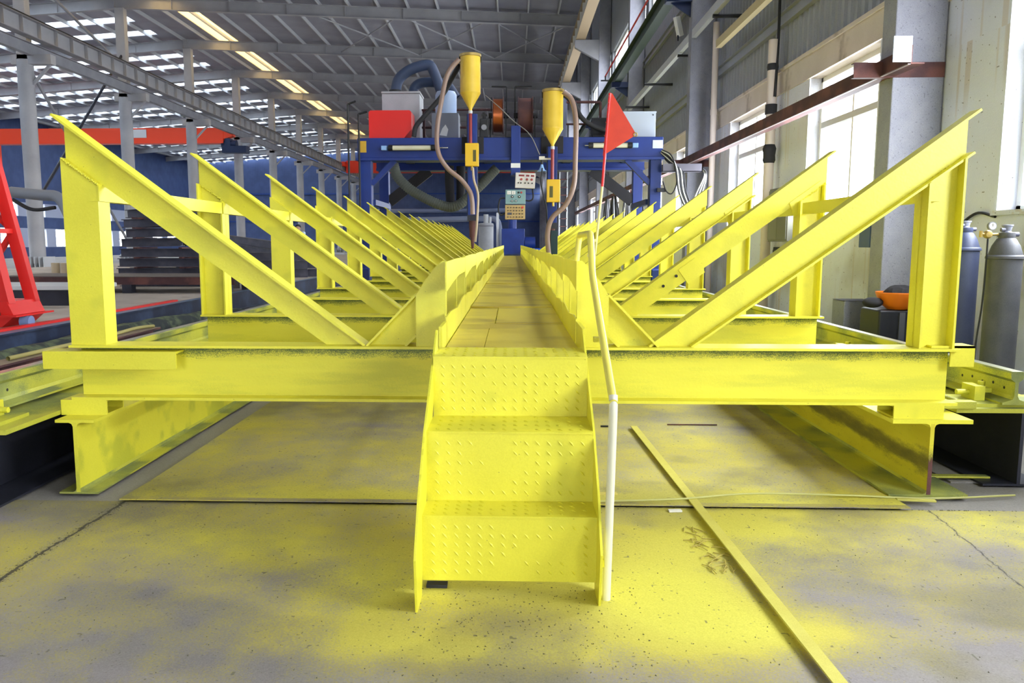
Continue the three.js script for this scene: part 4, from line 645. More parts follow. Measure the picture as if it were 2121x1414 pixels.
  for (let k = 0; k < 7; k++) { const d = k * 0.022; cable([[2.66, 3.05 - d * 0.4, -14.7 - d], [2.82, 2.95 - d, -14.66 - d], [2.9 + d, 2.7, -14.62 - d * 0.4], [2.96 + d, 2.3, -14.6], [3.12 + d * 1.4, 1.95 - d, -14.62]], k % 3 === 1 ? M.white : M.rubber); }
  for (let k = 0; k < 6; k++) { const d = k * 0.024; cable([[3.2, 2.7, -14.7 - d], [3.38, 2.72, -14.7 - d], [3.46 - d * 0.3, 2.6, -14.68], [3.42 - d, 2.3, -14.68], [3.32 - d, 2.0, -14.7]], k % 2 ? M.white : M.rubber); }
  cable([[2.7, 2.5, -14.75], [2.76, 2.32, -14.7], [2.86, 2.28, -14.7], [2.94, 2.45, -14.72], [2.93, 2.66, -14.73]], M.rubber);
}

// ================================================================== ALONG THE RIGHT WALL
{
  // rusty festoon beam on brackets, its white tag, the cable bundles hanging from it
  const b = thing('festoon_beam', 'long rusty brown beam running along the right wall on brackets', 'beam', [3.45, 2.97, 0]);
  obj('beam', sweep(lPoly(0.16, 0.12, 0.012), [0.06, 0, -46], [0.06, 0, -7.45]), M.rust, b); obj('lower_lip', bx(0.035, 0.06, -0.006, 0.002, -46, -7.45), std('#8a7c7e', 0.6), b);
  const br = (z, x0) => obj('bracket', sweep(cPoly(0.14, 0.07, 0.01), [x0 - 3.45, 0.06, z], [4.09 - 3.45, 0.06, z]), M.rust, b);
  br(-7.995, 3.24); br(-16.995, 3.24); br(-25.995, 3.24);
  const p = obj('tag_plate', bx(3.34, 3.5, 2.98, 3.2, -7.43, -7.42), mapped(tex(128, 128, (u, v, i, j) => { const n = fbm(u, v, 5, 4, 3), g = hash(i, j, 2); return mix3([214, 222, 238], [120, 134, 170], smooth(0.5, 0.66, n * (1.25 - v * 0.5) + g * 0.06)); }, 0.25), 0.4)); tag(p, 'smudged white metal plate fixed to the near end of the rusty beam', 'plate');
  const bundle = (label, z, n, m, len) => { const t = thing('cable_bundle', label, 'cable bundle', [3.4, 2.955, z], 'cable bundles hanging from the rusty beam'); for (let k = 0; k < n; k++) { const x = rr(-0.12, 0.12), d = rr(-0.35, 0.35); obj('cable_loop', tube([[x * 0.4, 0, d * 0.3], [x, -len * 0.4, d], [x * 1.2, -len, d * 1.1], [x + 0.06, -len * 1.02, d + 0.05], [x + 0.05, -len * 0.4, d * 0.8], [x * 0.5, 0, d * 0.3 + 0.03]], 0.02, 20, 5), k % 4 === 3 && m ? M.white : M.rubber, t); } };
  bundle('black and white cable loops hanging from the rusty beam behind the blue leg', -22.4, 7, 1, 1.6); bundle('black and white cable loops, second bundle behind the blue leg', -24.2, 8, 1, 1.55); bundle('thick black bundle of cable loops on the rusty beam by the flag pole', -27.4, 12, 0, 1.5); bundle('far black bundle of cable loops on the rusty beam', -29.2, 9, 0, 1.4);
  // upper runway, conductor rail, pegs
  const gb = obj('monorail_beam', sweep(iPoly(0.36, 0.22, 0.014, 0.02), [3.3, 6.6, 4], [3.3, 6.6, -60]), M.greenBeam); tag(gb, 'dark green monorail beam high along the right wall', 'beam');
  for (const [i, z] of [[0, -8], [1, -17], [2, -26], [3, -35]]) { const k = obj('monorail_bracket', [bx(3.1, 3.62, 6.24, 6.4, z - 0.26, z - 0.02), prism([[3.2, 6.24], [3.62, 5.95], [3.62, 6.24]], z - 0.16, z - 0.12)], M.blueDark); tag(k, `dark bracket holding the green monorail beam, ${ORD[i]} from the gas cylinders`, 'bracket', 'brackets of the green monorail beam'); }
  const rc = obj('conductor_bar', tube([[3.1, 6.95, 2], [3.1, 6.95, -28]], 0.022, 1, 6), M.redBright); tag(rc, 'thin red conductor bar above the green monorail beam', 'conductor bar');
  const sup = obj('conductor_bar_hanger', [bx(2.95, 3.25, 6.78, 6.82, -27.9, -27.84), bx(3.08, 3.12, 6.82, 6.95, -27.9, -27.84)], M.black); tag(sup, 'small black hanger at the far end of the red conductor bar', 'hanger');
  const gch = obj('conduit_channel', sweep(cPoly(0.16, 0.09, 0.008), [3.62, 5.6, -60], [3.62, 5.6, 4]), M.lightGrey); tag(gch, 'long light grey channel along the wall below the green monorail', 'channel');
  const tch = obj('lamp_channel', sweep(cPoly(0.14, 0.1, 0.008), [3.72, 5.02, -15.4], [3.72, 5.02, 4]), std('#c9b98e', 0.6)); tag(tch, 'tan channel ending beside the second wall column', 'channel');
  for (const [i, [z, y, l]] of [[-12.4, 5.46, 0.55], [-15.2, 5.46, 0.5], [-18.3, 5.46, 0.5], [-21.5, 5.46, 0.7], [-25, 5.46, 0.7]].entries()) { const q = obj('wall_peg', cyl([WALL_X + 0.02, y, z], [WALL_X - l, y, z], 0.035, 0.035, 10), M.black); tag(q, `black support peg under the light grey channel, ${ORD[i]} from the front`, 'peg', 'support pegs under the grey channel'); }
  { const t = thing('flood_lamp', 'small white flood lamp tilted on the grey wall channel', 'lamp', [3.5, 5.75, -17.8]); obj('housing', rbx(-0.06, 0.06, -0.2, 0.2, -0.05, 0.05, 0.01).rotateZ(0.3).rotateY(0.5).translate(0, 0.2, 0), M.white, t); obj('arm', bx(-0.02, 0.02, -0.1, 0.02, -0.02, 0.02), M.darkSteel, t); }
  // rain pipes
  const pipeMat = mapped(tex(256, 256, (u, v, i, j) => { const n = fbm(u, v, 4, 4, 17); return mix3([214, 200, 190], [150, 136, 130], smooth(0.6, 0.75, n)); }, 1.2), 0.5);
  { const t = thing('drain_pipe', 'stained cream drain pipe between the two visible windows', 'pipe', [3.95, 0, -12.75]); obj('pipe', cyl([0, 0, 0], [0, 4.45, 0], 0.075, 0.075, 18), pipeMat, t); obj('coupling', cyl([0, 3.35, 0], [0, 3.5, 0], 0.088, 0.088, 18), M.softBlack, t); obj('tape_wrap', lathe([[0.078, 2.62], [0.094, 2.66], [0.088, 2.74], [0.1, 2.84], [0.078, 2.9]], 14), M.softBlack, t); obj('tape_wrap', lathe([[0.078, 4.0], [0.086, 4.05], [0.08, 4.1]], 14), M.rubber, t); obj('cable', tube([[0.02, 3.6, 0.09], [0.05, 4.4, 0.05], [0.06, 5.5, 0], [0.06, 7.5, 0]], 0.022, 12, 6), M.rubber, t); }
  { const t = thing('drain_pipe', 'slim cream drain pipe beside the second wall column', 'pipe', [3.95, 0, -16.35]); obj('pipe', cyl([0, 0, 0], [0, 5.65, 0], 0.06, 0.06, 16), pipeMat, t); obj('coupling', cyl([0, 3.9, 0], [0, 4.0, 0], 0.068, 0.068, 16), pipeMat, t); }
  // electric boxes, basin, blocks, cylinders
  { const t = thing('switch_cabinet', 'grey-green switch cabinet on the wall below the windows', 'cabinet', [4.0, 1.42, -12.0]); obj('body', rbx(-0.12, 0.1, 0, 0.78, -0.42, 0.42, 0.01), std('#6e6d62', 0.6), t); obj('door', rbx(-0.135, -0.12, 0.03, 0.75, -0.4, 0.0, 0.004), std('#767568', 0.6), t); obj('door', rbx(-0.135, -0.12, 0.03, 0.75, 0.01, 0.4, 0.004), std('#6a695e', 0.6), t); }
  { const t = thing('switch_box', 'small black switch box below the grey-green cabinet', 'box', [4.02, 1.0, -12.2]); obj('body', rbx(-0.08, 0.08, 0, 0.34, -0.14, 0.14, 0.01), M.softBlack, t); obj('lid', rbx(-0.095, -0.08, 0.03, 0.3, -0.11, 0.11, 0.004), M.rubber, t); }
  { const t = thing('wall_box', 'blue metal box on the wall beside the rough column', 'box', [4.0, 1.35, -9.1]); obj('body', rbx(-0.1, 0.1, 0, 0.33, -0.14, 0.14, 0.008), std('#2f4a80', 0.5), t); obj('lid', prism([[-0.11, 0.33], [0.1, 0.36], [0.1, 0.33]], -0.15, 0.15), std('#1f3056', 0.5), t); }
  { const t = thing('stone_block', 'speckled grey stone block on the floor at the column foot', 'block', [3.62, 0.0, -8.62]); obj('block', rbx(-0.16, 0.16, 0, 0.8, -0.16, 0.16, 0.015), M.concreteCol, t); obj('top_stain', bx(-0.16, 0.16, 0.8, 0.803, -0.16, 0.16), M.softBlack, t); }
  { const t = thing('steel_drum', 'dark steel drum box carrying the orange basin', 'drum', [3.5, 0, -7.5]); obj('body', rbx(-0.2, 0.2, 0, 0.8, -0.2, 0.2, 0.02), std('#23242c', 0.5), t); obj('rib', bx(-0.025, 0.025, 0.02, 0.78, 0.2, 0.215), std('#53545c', 0.5), t); }
  { const t = thing('basin', 'orange plastic basin full of dark rags by the column', 'basin', [3.52, 0.803, -7.42]); obj('bowl', lathe([[0, 0], [0.09, 0.003], [0.15, 0.06], [0.185, 0.15], [0.195, 0.155], [0.197, 0.145], [0.16, 0.052], [0.095, -0.0]], 28), M.orange, t); const rag = new THREE.IcosahedronGeometry(0.14, 3), p = rag.attributes.position; for (let i = 0; i < p.count; i++) { const v = V(p.getX(i), p.getY(i), p.getZ(i)), n = 0.75 + 0.5 * fbm(v.x * 2 + 0.5, v.z * 2 + v.y + 0.5, 6, 3, 4); p.setXYZ(i, v.x * n, v.y * n * 0.6, v.z * n); } rag.computeVertexNormals(); obj('rags', rag.translate(0, 0.13, 0), M.softBlack, t); obj('rags', new THREE.IcosahedronGeometry(0.07, 2).scale(1.3, 0.7, 1).translate(-0.24, 0.06, 0.02), M.softBlack, t); }
  const gas = (label, x, z, r, m, shoulder) => {
    const t = thing('gas_cylinder', label, 'gas cylinder', [x, 0, z], 'gas cylinders by the right wall');
    obj('body', lathe([[0, 0], [r, 0.02], [r, shoulder], [r * 0.98, shoulder + 0.016], [r * 0.8, shoulder + 0.08], [r * 0.55, shoulder + 0.128], [r * 0.42, shoulder + 0.14], [0, shoulder + 0.144]], 36), m, t);
    obj('shoulder_ring', lathe([[r, shoulder - 0.015], [r + 0.014, shoulder - 0.01], [r + 0.012, shoulder + 0.0064], [r * 0.99, shoulder + 0.016]], 36), m, t);
    obj('neck', lathe([[r * 0.46, shoulder + 0.132], [r * 0.5, shoulder + 0.144], [r * 0.48, shoulder + 0.172], [r * 0.3, shoulder + 0.176]], 24), m, t);
    const v = obj('valve', lathe([[r * 0.3, shoulder + 0.172], [r * 0.22, shoulder + 0.184], [r * 0.3, shoulder + 0.216], [r * 0.34, shoulder + 0.2176], [r * 0.34, shoulder + 0.228], [0, shoulder + 0.2296]], 20), std('#8b8ea0', 0.45), t);
    obj('valve_outlet', cyl([r * 0.3, shoulder + 0.16, 0.02], [r * 0.62, shoulder + 0.16, 0.02], 0.016), std('#5b5c6c', 0.45), v); obj('valve_outlet', cyl([-r * 0.25, shoulder + 0.192, 0.02], [-r * 0.5, shoulder + 0.192, 0.02], 0.014), std('#5b5c6c', 0.45), v);
    return t;
  };
  gas('bluish gas cylinder standing nearest the yellow post', 3.69, -6.72, 0.11, M.cylinderBlue, 1.35);
  gas('dusty grey gas cylinder at the right edge by the wall', 3.5, -5.85, 0.11, M.cylinderGrey, 1.3);
  { const t = thing('gas_regulator', 'brass gas regulator with round dial beside the grey cylinder', 'regulator', [3.37, 1.46, -5.85]); obj('regulator_body', lathe([[0, -0.02], [0.028, -0.018], [0.03, 0.0], [0.022, 0.018], [0, 0.022]], 20).rotateX(Math.PI / 2), M.brassy, t); const d = obj('dial', cyl([0.004, 0.058, 0.02], [0.004, 0.058, 0.04], 0.03, 0.03, 24), std('#77787c', 0.4), t); obj('dial_face', cyl([0.004, 0.058, 0.04], [0.004, 0.058, 0.0415], 0.024, 0.024, 24), std('#d4d2c4', 0.4), d); obj('needle', bx(0.0025, 0.0055, 0.055, 0.075, 0.0415, 0.043), M.black, d); obj('inlet', cyl([0.02, 0, 0], [0.07, 0.0, 0], 0.009), M.brassy, t); obj('outlet', [cyl([-0.02, 0, 0], [-0.05, 0.002, 0], 0.009), cyl([-0.05, -0.02, 0], [-0.05, 0.025, 0], 0.011)], M.brassy, t); obj('hose', tube([[0, -0.03, 0], [0, -0.2, 0], [-0.012, -0.5, 0.01], [-0.03, -0.8, 0.0], [-0.03, -1.2, 0], [-0.02, -1.42, 0.02]], 0.006, 30, 6), M.rubber, t); }
  { const c = obj('wall_cable', tube([[4.08, 1.62, -7.0], [4.07, 1.66, -7.25], [4.07, 1.56, -7.5], [4.08, 1.5, -7.45]], 0.012, 16, 6), M.rubber); tag(c, 'short black cable stub on the wall above the cylinders', 'cable'); }
  { const t = thing('wall_ladder', 'far rust-coloured ladder standing against the wall columns', 'ladder', [2.5, 0, -38]); for (const x of [-0.3, 0.05]) obj('stile', bx(x - 0.03, x + 0.03, 0, 6.2, -0.02, 0.02), M.lightGrey, t); for (let k = 0; k < 16; k++) obj('rung', bx(-0.3, 0.05, 0.35 + k * 0.36, 0.39 + k * 0.36, -0.02, 0.02), M.rust, t); }
}

// ================================================================== LEFT AISLE
{
  const pf = thing('platform', 'raised concrete platform with dark blue steel edge left of the bed', 'platform', [-5.8, 0, 0], null, 'structure');
  obj('slab', bx(-15, 0, 0, 0.35, -70, -3), M.platform, pf); obj('edge_channel', [bx(0, 0.02, 0.0, 0.36, -70, -3), bx(-0.12, 0.05, 0.35, 0.372, -70, -3), bx(0, 0.06, 0, 0.02, -70, -3)], M.navy, pf); obj('edge_lip', bx(-0.1, 0.052, 0.372, 0.374, -70, -3), std('#56708c', 0.4), pf);
  const rb = thing('steel_beam', 'rust-brown beam lying between the platform and the left rail', 'beam', [-4.3, 0, 0]); obj('beam', sweep(iPoly(0.4, 0.2, 0.014, 0.02), [0, 0.2, -9.4], [0, 0.2, -3.5]), M.rust, rb); obj('top_scale', bx(-0.1, 0.1, 0.4, 0.402, -9.4, -3.5), std('#8c7c64', 0.7), rb);
  const st = obj('bent_strip', tube([[-4.28, 0.424, -6.6], [-4.27, 0.424, -8.2], [-4.26, 0.44, -8.9], [-4.24, 0.424, -9.3]], 0.02, 16, 6), std('#a59a5c', 0.6)); tag(st, 'bent yellowish strip lying on the rust-brown beam', 'strip');
  { const c = thing('tarpaulin_roll', 'long dark rolled tarpaulin with yellow overspray beside the platform', 'roll', [-5.3, 0, 0]); const q = tube([[0, 0.14, -7.2], [0.03, 0.15, -8.8], [-0.02, 0.16, -10.6], [0.25, 0.15, -12.6], [0.5, 0.12, -14]], 0.15, 60, 12); const p = q.attributes.position; for (let i = 0; i < p.count; i++) { const n = fbm(p.getX(i) + 0.5, p.getZ(i) * 0.13, 12, 3, 6) - 0.5; p.setY(i, Math.max(0.0, p.getY(i) + n * 0.08)); } q.computeVertexNormals(); obj('roll', q, mapped(tex(256, 256, (u, v, i, j) => { const n = fbm(u, v, 6, 4, 91), g = hash(i, j, 3) * 0.15; return mix3([36, 42, 44], [88, 98, 70], smooth(0.4, 0.8, n + g)); }, 0.8), 0.8), c); }
  // red gantry leg standing on a red rail
  const rr_ = obj('red_rail', bx(-6.02, -5.92, 0.374, 0.40, -14, -7), M.redBright); tag(rr_, 'flat red rail strip on the platform edge', 'rail');
  { const t = thing('lattice_tower', 'red lattice tower with bolted base on the platform', 'tower', [-6.62, 0.352, -10]);
    const ch = [[-0.55, 0, 0.18], [0.3, 0, 0.18], [-0.55, 0, -0.35], [0.3, 0, -0.35]], tp = [[-1.0, 5, 0.12], [-0.62, 5, 0.12], [-1.0, 5, -0.2], [-0.62, 5, -0.2]];
    const at = (k, y) => { const u = (y - 0.28) / 4.72, a = ch[k], b = tp[k]; return [lerp(a[0], b[0], u), y, lerp(a[2], b[2], u)]; };
    for (let k = 0; k < 4; k++) obj('chord', sweep(rect(0.13, 0.13), at(k, 0.28), at(k, 5)), M.redBright, t);
    const ys = [0.3, 1.2, 2.05, 2.85, 3.6, 4.3, 5]; for (let i = 0; i < 6; i++) { obj('lattice_bar', sweep(rect(0.06, 0.06), at(i % 2, ys[i]), at(1 - i % 2, ys[i + 1])), M.redBright, t); obj('lattice_bar', sweep(rect(0.06, 0.06), at(2 + i % 2, ys[i]), at(3 - i % 2, ys[i + 1])), M.redBright, t); obj('lattice_bar', sweep(rect(0.06, 0.06), at(1, ys[i + 1]), at(3, ys[i + 1])), M.redBright, t); }
    const b = obj('base_box', prism([[-0.6, 0], [0.25, 0], [0.42, 0.14], [0.34, 0.32], [-0.7, 0.32], [-0.72, 0.14]], -0.42, 0.26), M.redBright, t); obj('base_flange', bx(-0.75, 0.5, 0.135, 0.155, -0.48, 0.34), M.redBright, b); obj('stiffener', prism([[0.02, 0.0], [0.06, 0.0], [0.22, 0.32], [-0.1, 0.32]], 0.26, 0.28), M.redBright, b);
    for (let k = 0; k < 4; k++) obj('bolt', cyl([-0.5 + k * 0.25, 0.155, 0.3], [-0.5 + k * 0.25, 0.19, 0.3], 0.022, 0.022, 6), M.rust, b);
    obj('wheel', cyl([0.42, 0.06, 0.1], [0.54, 0.06, 0.1], 0.075, 0.075, 20), std('#7d92c0', 0.4), t); }
  // welding bench and stacks
  { const t = thing('steel_bench', 'long low rusty steel bench on the platform behind the left posts', 'bench', [-7.9, 0.35, -16.6]); obj('top_beam', sweep(cPoly(0.16, 0.1, 0.012), [-2.9, 0.26, 0], [2.1, 0.26, 0]), M.rust, t); obj('top_plate', bx(-2.9, 2.1, 0.34, 0.36, -1.6, 0.02), std('#6c6460', 0.6), t); for (const x of [-2.3, -0.2, 1.9]) obj('leg', bx(x - 0.1, x + 0.1, 0, 0.18, -0.2, 0.0), M.darkSteel, t); for (const x of [-2.3, 1.9]) obj('leg', bx(x - 0.1, x + 0.1, 0, 0.18, -1.5, -1.3), M.darkSteel, t); }
  { const t = thing('steel_table', 'heavy dark steel table with pale top near the red lattice tower', 'table', [-8.3, 0.35, -13.2]); obj('top', rbx(-1.5, 1.1, 0.26, 0.34, -1.2, 0, 0.02), M.lightGrey, t); obj('body', bx(-1.45, 1.0, 0, 0.26, -1.1, -0.05), M.darkSteel, t); }
  const hb = iPoly(0.2, 0.2, 0.014, 0.018), L = ['bottom', 'second', 'third', 'fourth', 'fifth', 'sixth', 'seventh', 'eighth'];
  for (let k = 0; k < 8; k++) { const y = 0.35 + 0.11 + k * 0.235, tl = k > 3 ? 0.12 * (k - 3) : 0, x1 = -7.3 - (k === 4 ? 0.6 : 0);
    for (const [dz, nm] of [[0, 'front'], [-0.6, 'rear']]) { const o = obj('stacked_beam', sweep(hb, [-9.55 + rr(0, 0.15), y, -19.2 + dz - tl], [x1 + rr(-0.1, 0.2), y + tl * 0.25, -19.2 + dz]), M.stackSteel); tag(o, `dark steel beam in the tall stack behind the left posts, ${L[k]} layer, ${nm} row`, 'steel beam', 'dark beams in the tall stack'); }
    if (k < 7) for (const x of [-9.0, -7.9]) { const o = obj('spacer', bx(x - 0.04, x + 0.04, y + 0.1, y + 0.135, -20.1, -18.95), M.rust); tag(o, `rusty spacer bar above the ${L[k]} layer of the tall beam stack, ${x < -8.5 ? 'left' : 'right'} one`, 'spacer', 'spacer bars in the tall stack'); } }
  for (const [i, [x, y, z, s, c]] of [[-6.92, 0.35, -18.55, 0.38, '#5d5a60'], [-6.5, 0.35, -18.6, 0.38, '#6a6566'], [-6.72, 0.732, -18.57, 0.34, '#77726f']].entries()) { const t = obj('steel_box', rbx(x - s / 2, x + s / 2, y, y + s, z - s / 2, z + s / 2, 0.01), std(c, 0.6)); tag(t, ['small dark grey steel box right of the tall beam stack', 'grey steel box at the end of the tall beam stack', 'grey steel box set on top of the two others'][i], 'box'); }
  for (let k = 0; k < 6; k++) { const y = 0.35 + 0.12 + (k >> 1) * 0.26, o = obj('stacked_beam', sweep(iPoly(0.24, 0.2, 0.014, 0.018), [-9.5 + (k % 2) * 0.4, y, -24 - (k % 2) * 0.5], [-6.3 + (k % 2) * 0.3, y, -24.6 - (k % 2) * 0.5]), M.stackSteel); tag(o, `grey-violet steel beam in the low far stack, ${L[k >> 1]} layer, ${k % 2 ? 'rear' : 'front'} row`, 'steel beam', 'grey beams in the low far stack'); }
  for (let k = 0; k < 3; k++) { const o = obj('long_beam', sweep(iPoly(0.3, 0.25, 0.014, 0.018), [-12.5, 1.75 - k * 0.32, -31], [-8.2, 1.25 - k * 0.32, -29 - k * 0.2]), M.stackSteel); tag(o, `dark long beam sloping on the far trestles, ${['upper', 'middle', 'lower'][k]} one`, 'steel beam', 'sloping beams on the far trestles'); }
  for (const x of [-12, -8.6]) { const t = thing('trestle', `steel trestle under the sloping beams, ${x < -10 ? 'left' : 'right'} one`, 'trestle', [x, 0.35, -30]); for (const [a, c] of [[-0.35, -0.8], [0.35, -0.8], [-0.35, 0.8], [0.35, 0.8]]) obj('leg', sweep(rect(0.1, 0.1), [a, 0, c], [a * 0.4, x < -10 ? 0.55 : 0.08, c]), M.darkSteel, t); obj('top_bar', bx(-0.15, 0.15, x < -10 ? 0.52 : 0.05, x < -10 ? 0.6 : 0.13, -1, 1), M.darkSteel, t); }
  { const t = thing('parts_crate', 'tan crate of short pipe ends at the first ridge column foot', 'crate', [-12.2, 0.35, -22]); obj('crate', [bx(-0.7, 0.7, 0, 0.12, -0.4, 0.4)], M.tan, t); for (let k = 0; k < 5; k++) obj('pipe_end', cyl([-0.52 + k * 0.26, 0.12, 0], [-0.52 + k * 0.26, 0.5, 0], 0.11, 0.11, 14), std('#b9a98e', 0.5), t); }
  for (const [i, [y, q]] of [[0.09, 1], [0.25, 0.9], [0.4, 0.75]].entries()) { const t = obj('sack', new THREE.SphereGeometry(0.2 * q, 18, 12).scale(1, 0.48, 0.8).translate(-9.35 + (0.4 - y) * 0.1, 0.712 + y, -17.0), std('#e6d6c6', 0.8)); tag(t, ['pale sack at the bottom of the pile on the rusty bench', 'pale sack in the middle of the pile on the rusty bench', 'pale sack on top of the pile on the rusty bench'][i], 'sack', 'pale sacks on the rusty bench'); }
  { const t = thing('extraction_arm', 'grey extraction arm pipe beside the first ridge column', 'pipe', [-11.9, 2.5, -20.5]); obj('pipe', tube([[-1, 0.2, 0], [-0.2, 0.12, 0], [0.3, 0.05, 0.1], [0.6, -0.4, 0.2], [0.75, -0.8, 0.2]], 0.14, 24, 12), std('#7c828e', 0.5), t); obj('support_post', bx(0.6, 0.72, -2.15, -0.6, 0.1, 0.22), M.darkSteel, t); obj('cable', tube([[-0.9, 0.0, 0.1], [-0.4, -0.25, 0.1], [0.2, -0.2, 0.1]], 0.05, 16, 6), M.rubber, t); }
  // worker far behind the left beams
  { const t = thing('person', 'person in pale blue work shirt with dark hair standing on the platform', 'person', [-8.15, 0.35, -30.5]);
    const J = { pel: [0, 0.95, 0, 0.14], che: [0.02, 1.3, 0.02, 0.16], nek: [0.02, 1.5, 0.03, 0.055], hed: [0.03, 1.63, 0.06, 0.095], chin: [0.03, 1.57, 0.11, 0.06], shl: [-0.19, 1.42, 0, 0.065], ell: [-0.25, 1.15, 0.03, 0.048], wrl: [-0.16, 0.98, 0.2, 0.035], hal: [-0.13, 0.95, 0.28, 0.035], shr: [0.22, 1.42, 0, 0.065], elr: [0.28, 1.15, 0.04, 0.048], wrr: [0.2, 1.0, 0.22, 0.035], har: [0.17, 0.98, 0.3, 0.035], hil: [-0.09, 0.9, 0, 0.1], knl: [-0.11, 0.5, 0.03, 0.065], anl: [-0.12, 0.09, 0, 0.045], tol: [-0.13, 0.04, 0.16, 0.04], hir: [0.1, 0.9, 0, 0.1], knr: [0.13, 0.5, 0.03, 0.065], anr: [0.14, 0.09, -0.03, 0.045], tor: [0.16, 0.04, 0.13, 0.04] };
    const B = [['pel', 'che'], ['che', 'nek'], ['nek', 'hed'], ['hed', 'chin'], ['che', 'shl'], ['shl', 'ell'], ['ell', 'wrl'], ['wrl', 'hal'], ['che', 'shr'], ['shr', 'elr'], ['elr', 'wrr'], ['wrr', 'har'], ['pel', 'hil'], ['hil', 'knl'], ['knl', 'anl'], ['anl', 'tol'], ['pel', 'hir'], ['hir', 'knr'], ['knr', 'anr'], ['anr', 'tor']];
    const N = 84, S = 0.92, mc = new MarchingCubes(N, new THREE.MeshStandardMaterial(), false, false, 60000), cy = 0.88;
    const cap = (p, a, b) => { const ax = b[0] - a[0], ay = b[1] - a[1], az = b[2] - a[2], px = p[0] - a[0], py = p[1] - a[1], pz = p[2] - a[2], h = clamp((px * ax + py * ay + pz * az) / (ax * ax + ay * ay + az * az)); return Math.hypot(px - ax * h, py - ay * h, pz - az * h) - lerp(a[3], b[3], h); };
    mc.isolation = 0;
    for (let k = 0; k < N; k++) for (let j = 0; j < N; j++) for (let i = 0; i < N; i++) { const p = [(i - N / 2) / (N / 2) * S, (j - N / 2) / (N / 2) * S + cy, (k - N / 2) / (N / 2) * S]; let d = 9; if (Math.abs(p[0]) < 0.42 && p[2] > -0.3 && p[2] < 0.45) for (const [a, b] of B) { const c = cap(p, J[a], J[b]), h = Math.max(0.03 - Math.abs(d - c), 0) / 0.03; d = Math.min(d, c) - h * h * 0.0075; } mc.field[i + j * N + k * N * N] = -d; }
    mc.update(); const n = mc.count, pos = new Float32Array(n * 3), nor = new Float32Array(n * 3), col = new Float32Array(n * 3);
    for (let i = 0; i < n; i++) { const x = mc.positionArray[i * 3] * S, y = mc.positionArray[i * 3 + 1] * S + cy, z = mc.positionArray[i * 3 + 2] * S; pos.set([x, y, z], i * 3); nor.set(mc.normalArray.slice(i * 3, i * 3 + 3), i * 3); const c = y > 1.49 || (z > 0.2 && y > 0.85) ? [0.5, 0.3, 0.2] : y > 0.88 ? [0.5, 0.6, 0.75] : y > 0.12 ? [0.06, 0.08, 0.16] : [0.03, 0.03, 0.03]; col.set(c, i * 3); }
    const bg = new THREE.BufferGeometry(); bg.setAttribute('position', new THREE.BufferAttribute(pos, 3)); bg.setAttribute('normal', new THREE.BufferAttribute(nor, 3)); bg.setAttribute('color', new THREE.BufferAttribute(col, 3));
    obj('body', bg, new THREE.MeshStandardMaterial({ vertexColors: true, roughness: 0.8 }), t);
    obj('hair', new THREE.SphereGeometry(0.108, 18, 14, 0, Math.PI * 2, 0, Math.PI * 0.6).rotateX(-0.45).translate(0.03, 1.645, 0.045), M.softBlack, t); }
}

// ================================================================== FAR END
{
  { const t = thing('silo_tank', 'pale grey tank with a pipe on top at the far end', 'tank', [-1.95, 0, -60]); obj('tank', lathe([[0.56, 0], [0.56, 2.8], [0.5, 2.85], [0.1, 2.9], [0, 2.9]], 28), M.paleBox, t); obj('outlet', [cyl([0, 2.85, 0], [0, 3.5, 0], 0.18), cyl([0.3, 2.85, 0], [0.3, 3.3, 0], 0.1)], M.lightGrey, t); obj('band', lathe([[0.56, 2.6], [0.58, 2.62], [0.58, 2.7], [0.56, 2.72]], 28), M.grey, t); }
  { const q = obj('air_duct', pipe([[-12.5, 1.0, -90], [-12.5, 4.9, -90], [-1.6, 5.1, -90], [-1.0, 4.6, -90], [-1.0, 1.0, -90]].filter((p, i) => i !== 3), 0.32, 14), std('#9aa6c4', 0.4)); q.position.y = -1.0; tag(q, 'pale round air duct bent along the far blue wall', 'duct'); const q2 = obj('air_duct', pipe([[-20.4, 6.0, -117.69], [1, 6.1, -117.69]], 0.3, 12), std('#8593b8', 0.4)); tag(q2, 'straight pale duct higher on the far blue wall', 'duct'); }
  { const t = thing('machine', 'dark blue machine behind the far end of the walkway', 'machine', [-0.1, 0, -46]); obj('bed', bx(-2.2, 1.4, 0, 0.6, -0.8, 0.8), M.navy, t); obj('head', [rbx(-0.5, 0.8, 0.6, 2.2, -0.6, 0.5, 0.04), cyl([0.1, 2.2, 0], [0.1, 2.7, 0], 0.25)], M.blue, t); obj('motor', cyl([0.8, 1.4, 0.2], [1.4, 1.4, 0.2], 0.35, 0.35, 20), M.blue, t); obj('cable_post', bx(-0.8, -0.66, 0.6, 3.1, -0.1, 0.1), M.lightGrey, t); obj('fender', rbx(0.9, 1.9, 0, 1.1, 0.6, 1.2, 0.05), std('#1a49b0', 0.4), t); }
  { const t = thing('barrier', 'dark low barrier across the far end of the bed', 'barrier', [0, 0, -37.5]); obj('top_bar', bx(-2.5, 1.2, 0.78, 0.88, -0.06, 0.06), M.navy, t); for (let k = 0; k < 8; k++) obj('slat', bx(-2.48 + k * 0.5, -2.35 + k * 0.5, 0, 0.78, -0.03, 0.03), M.darkSteel, t); obj('lower_bar', bx(-2.5, 1.2, 0.35, 0.42, -0.05, 0.05), M.navy, t); }
}

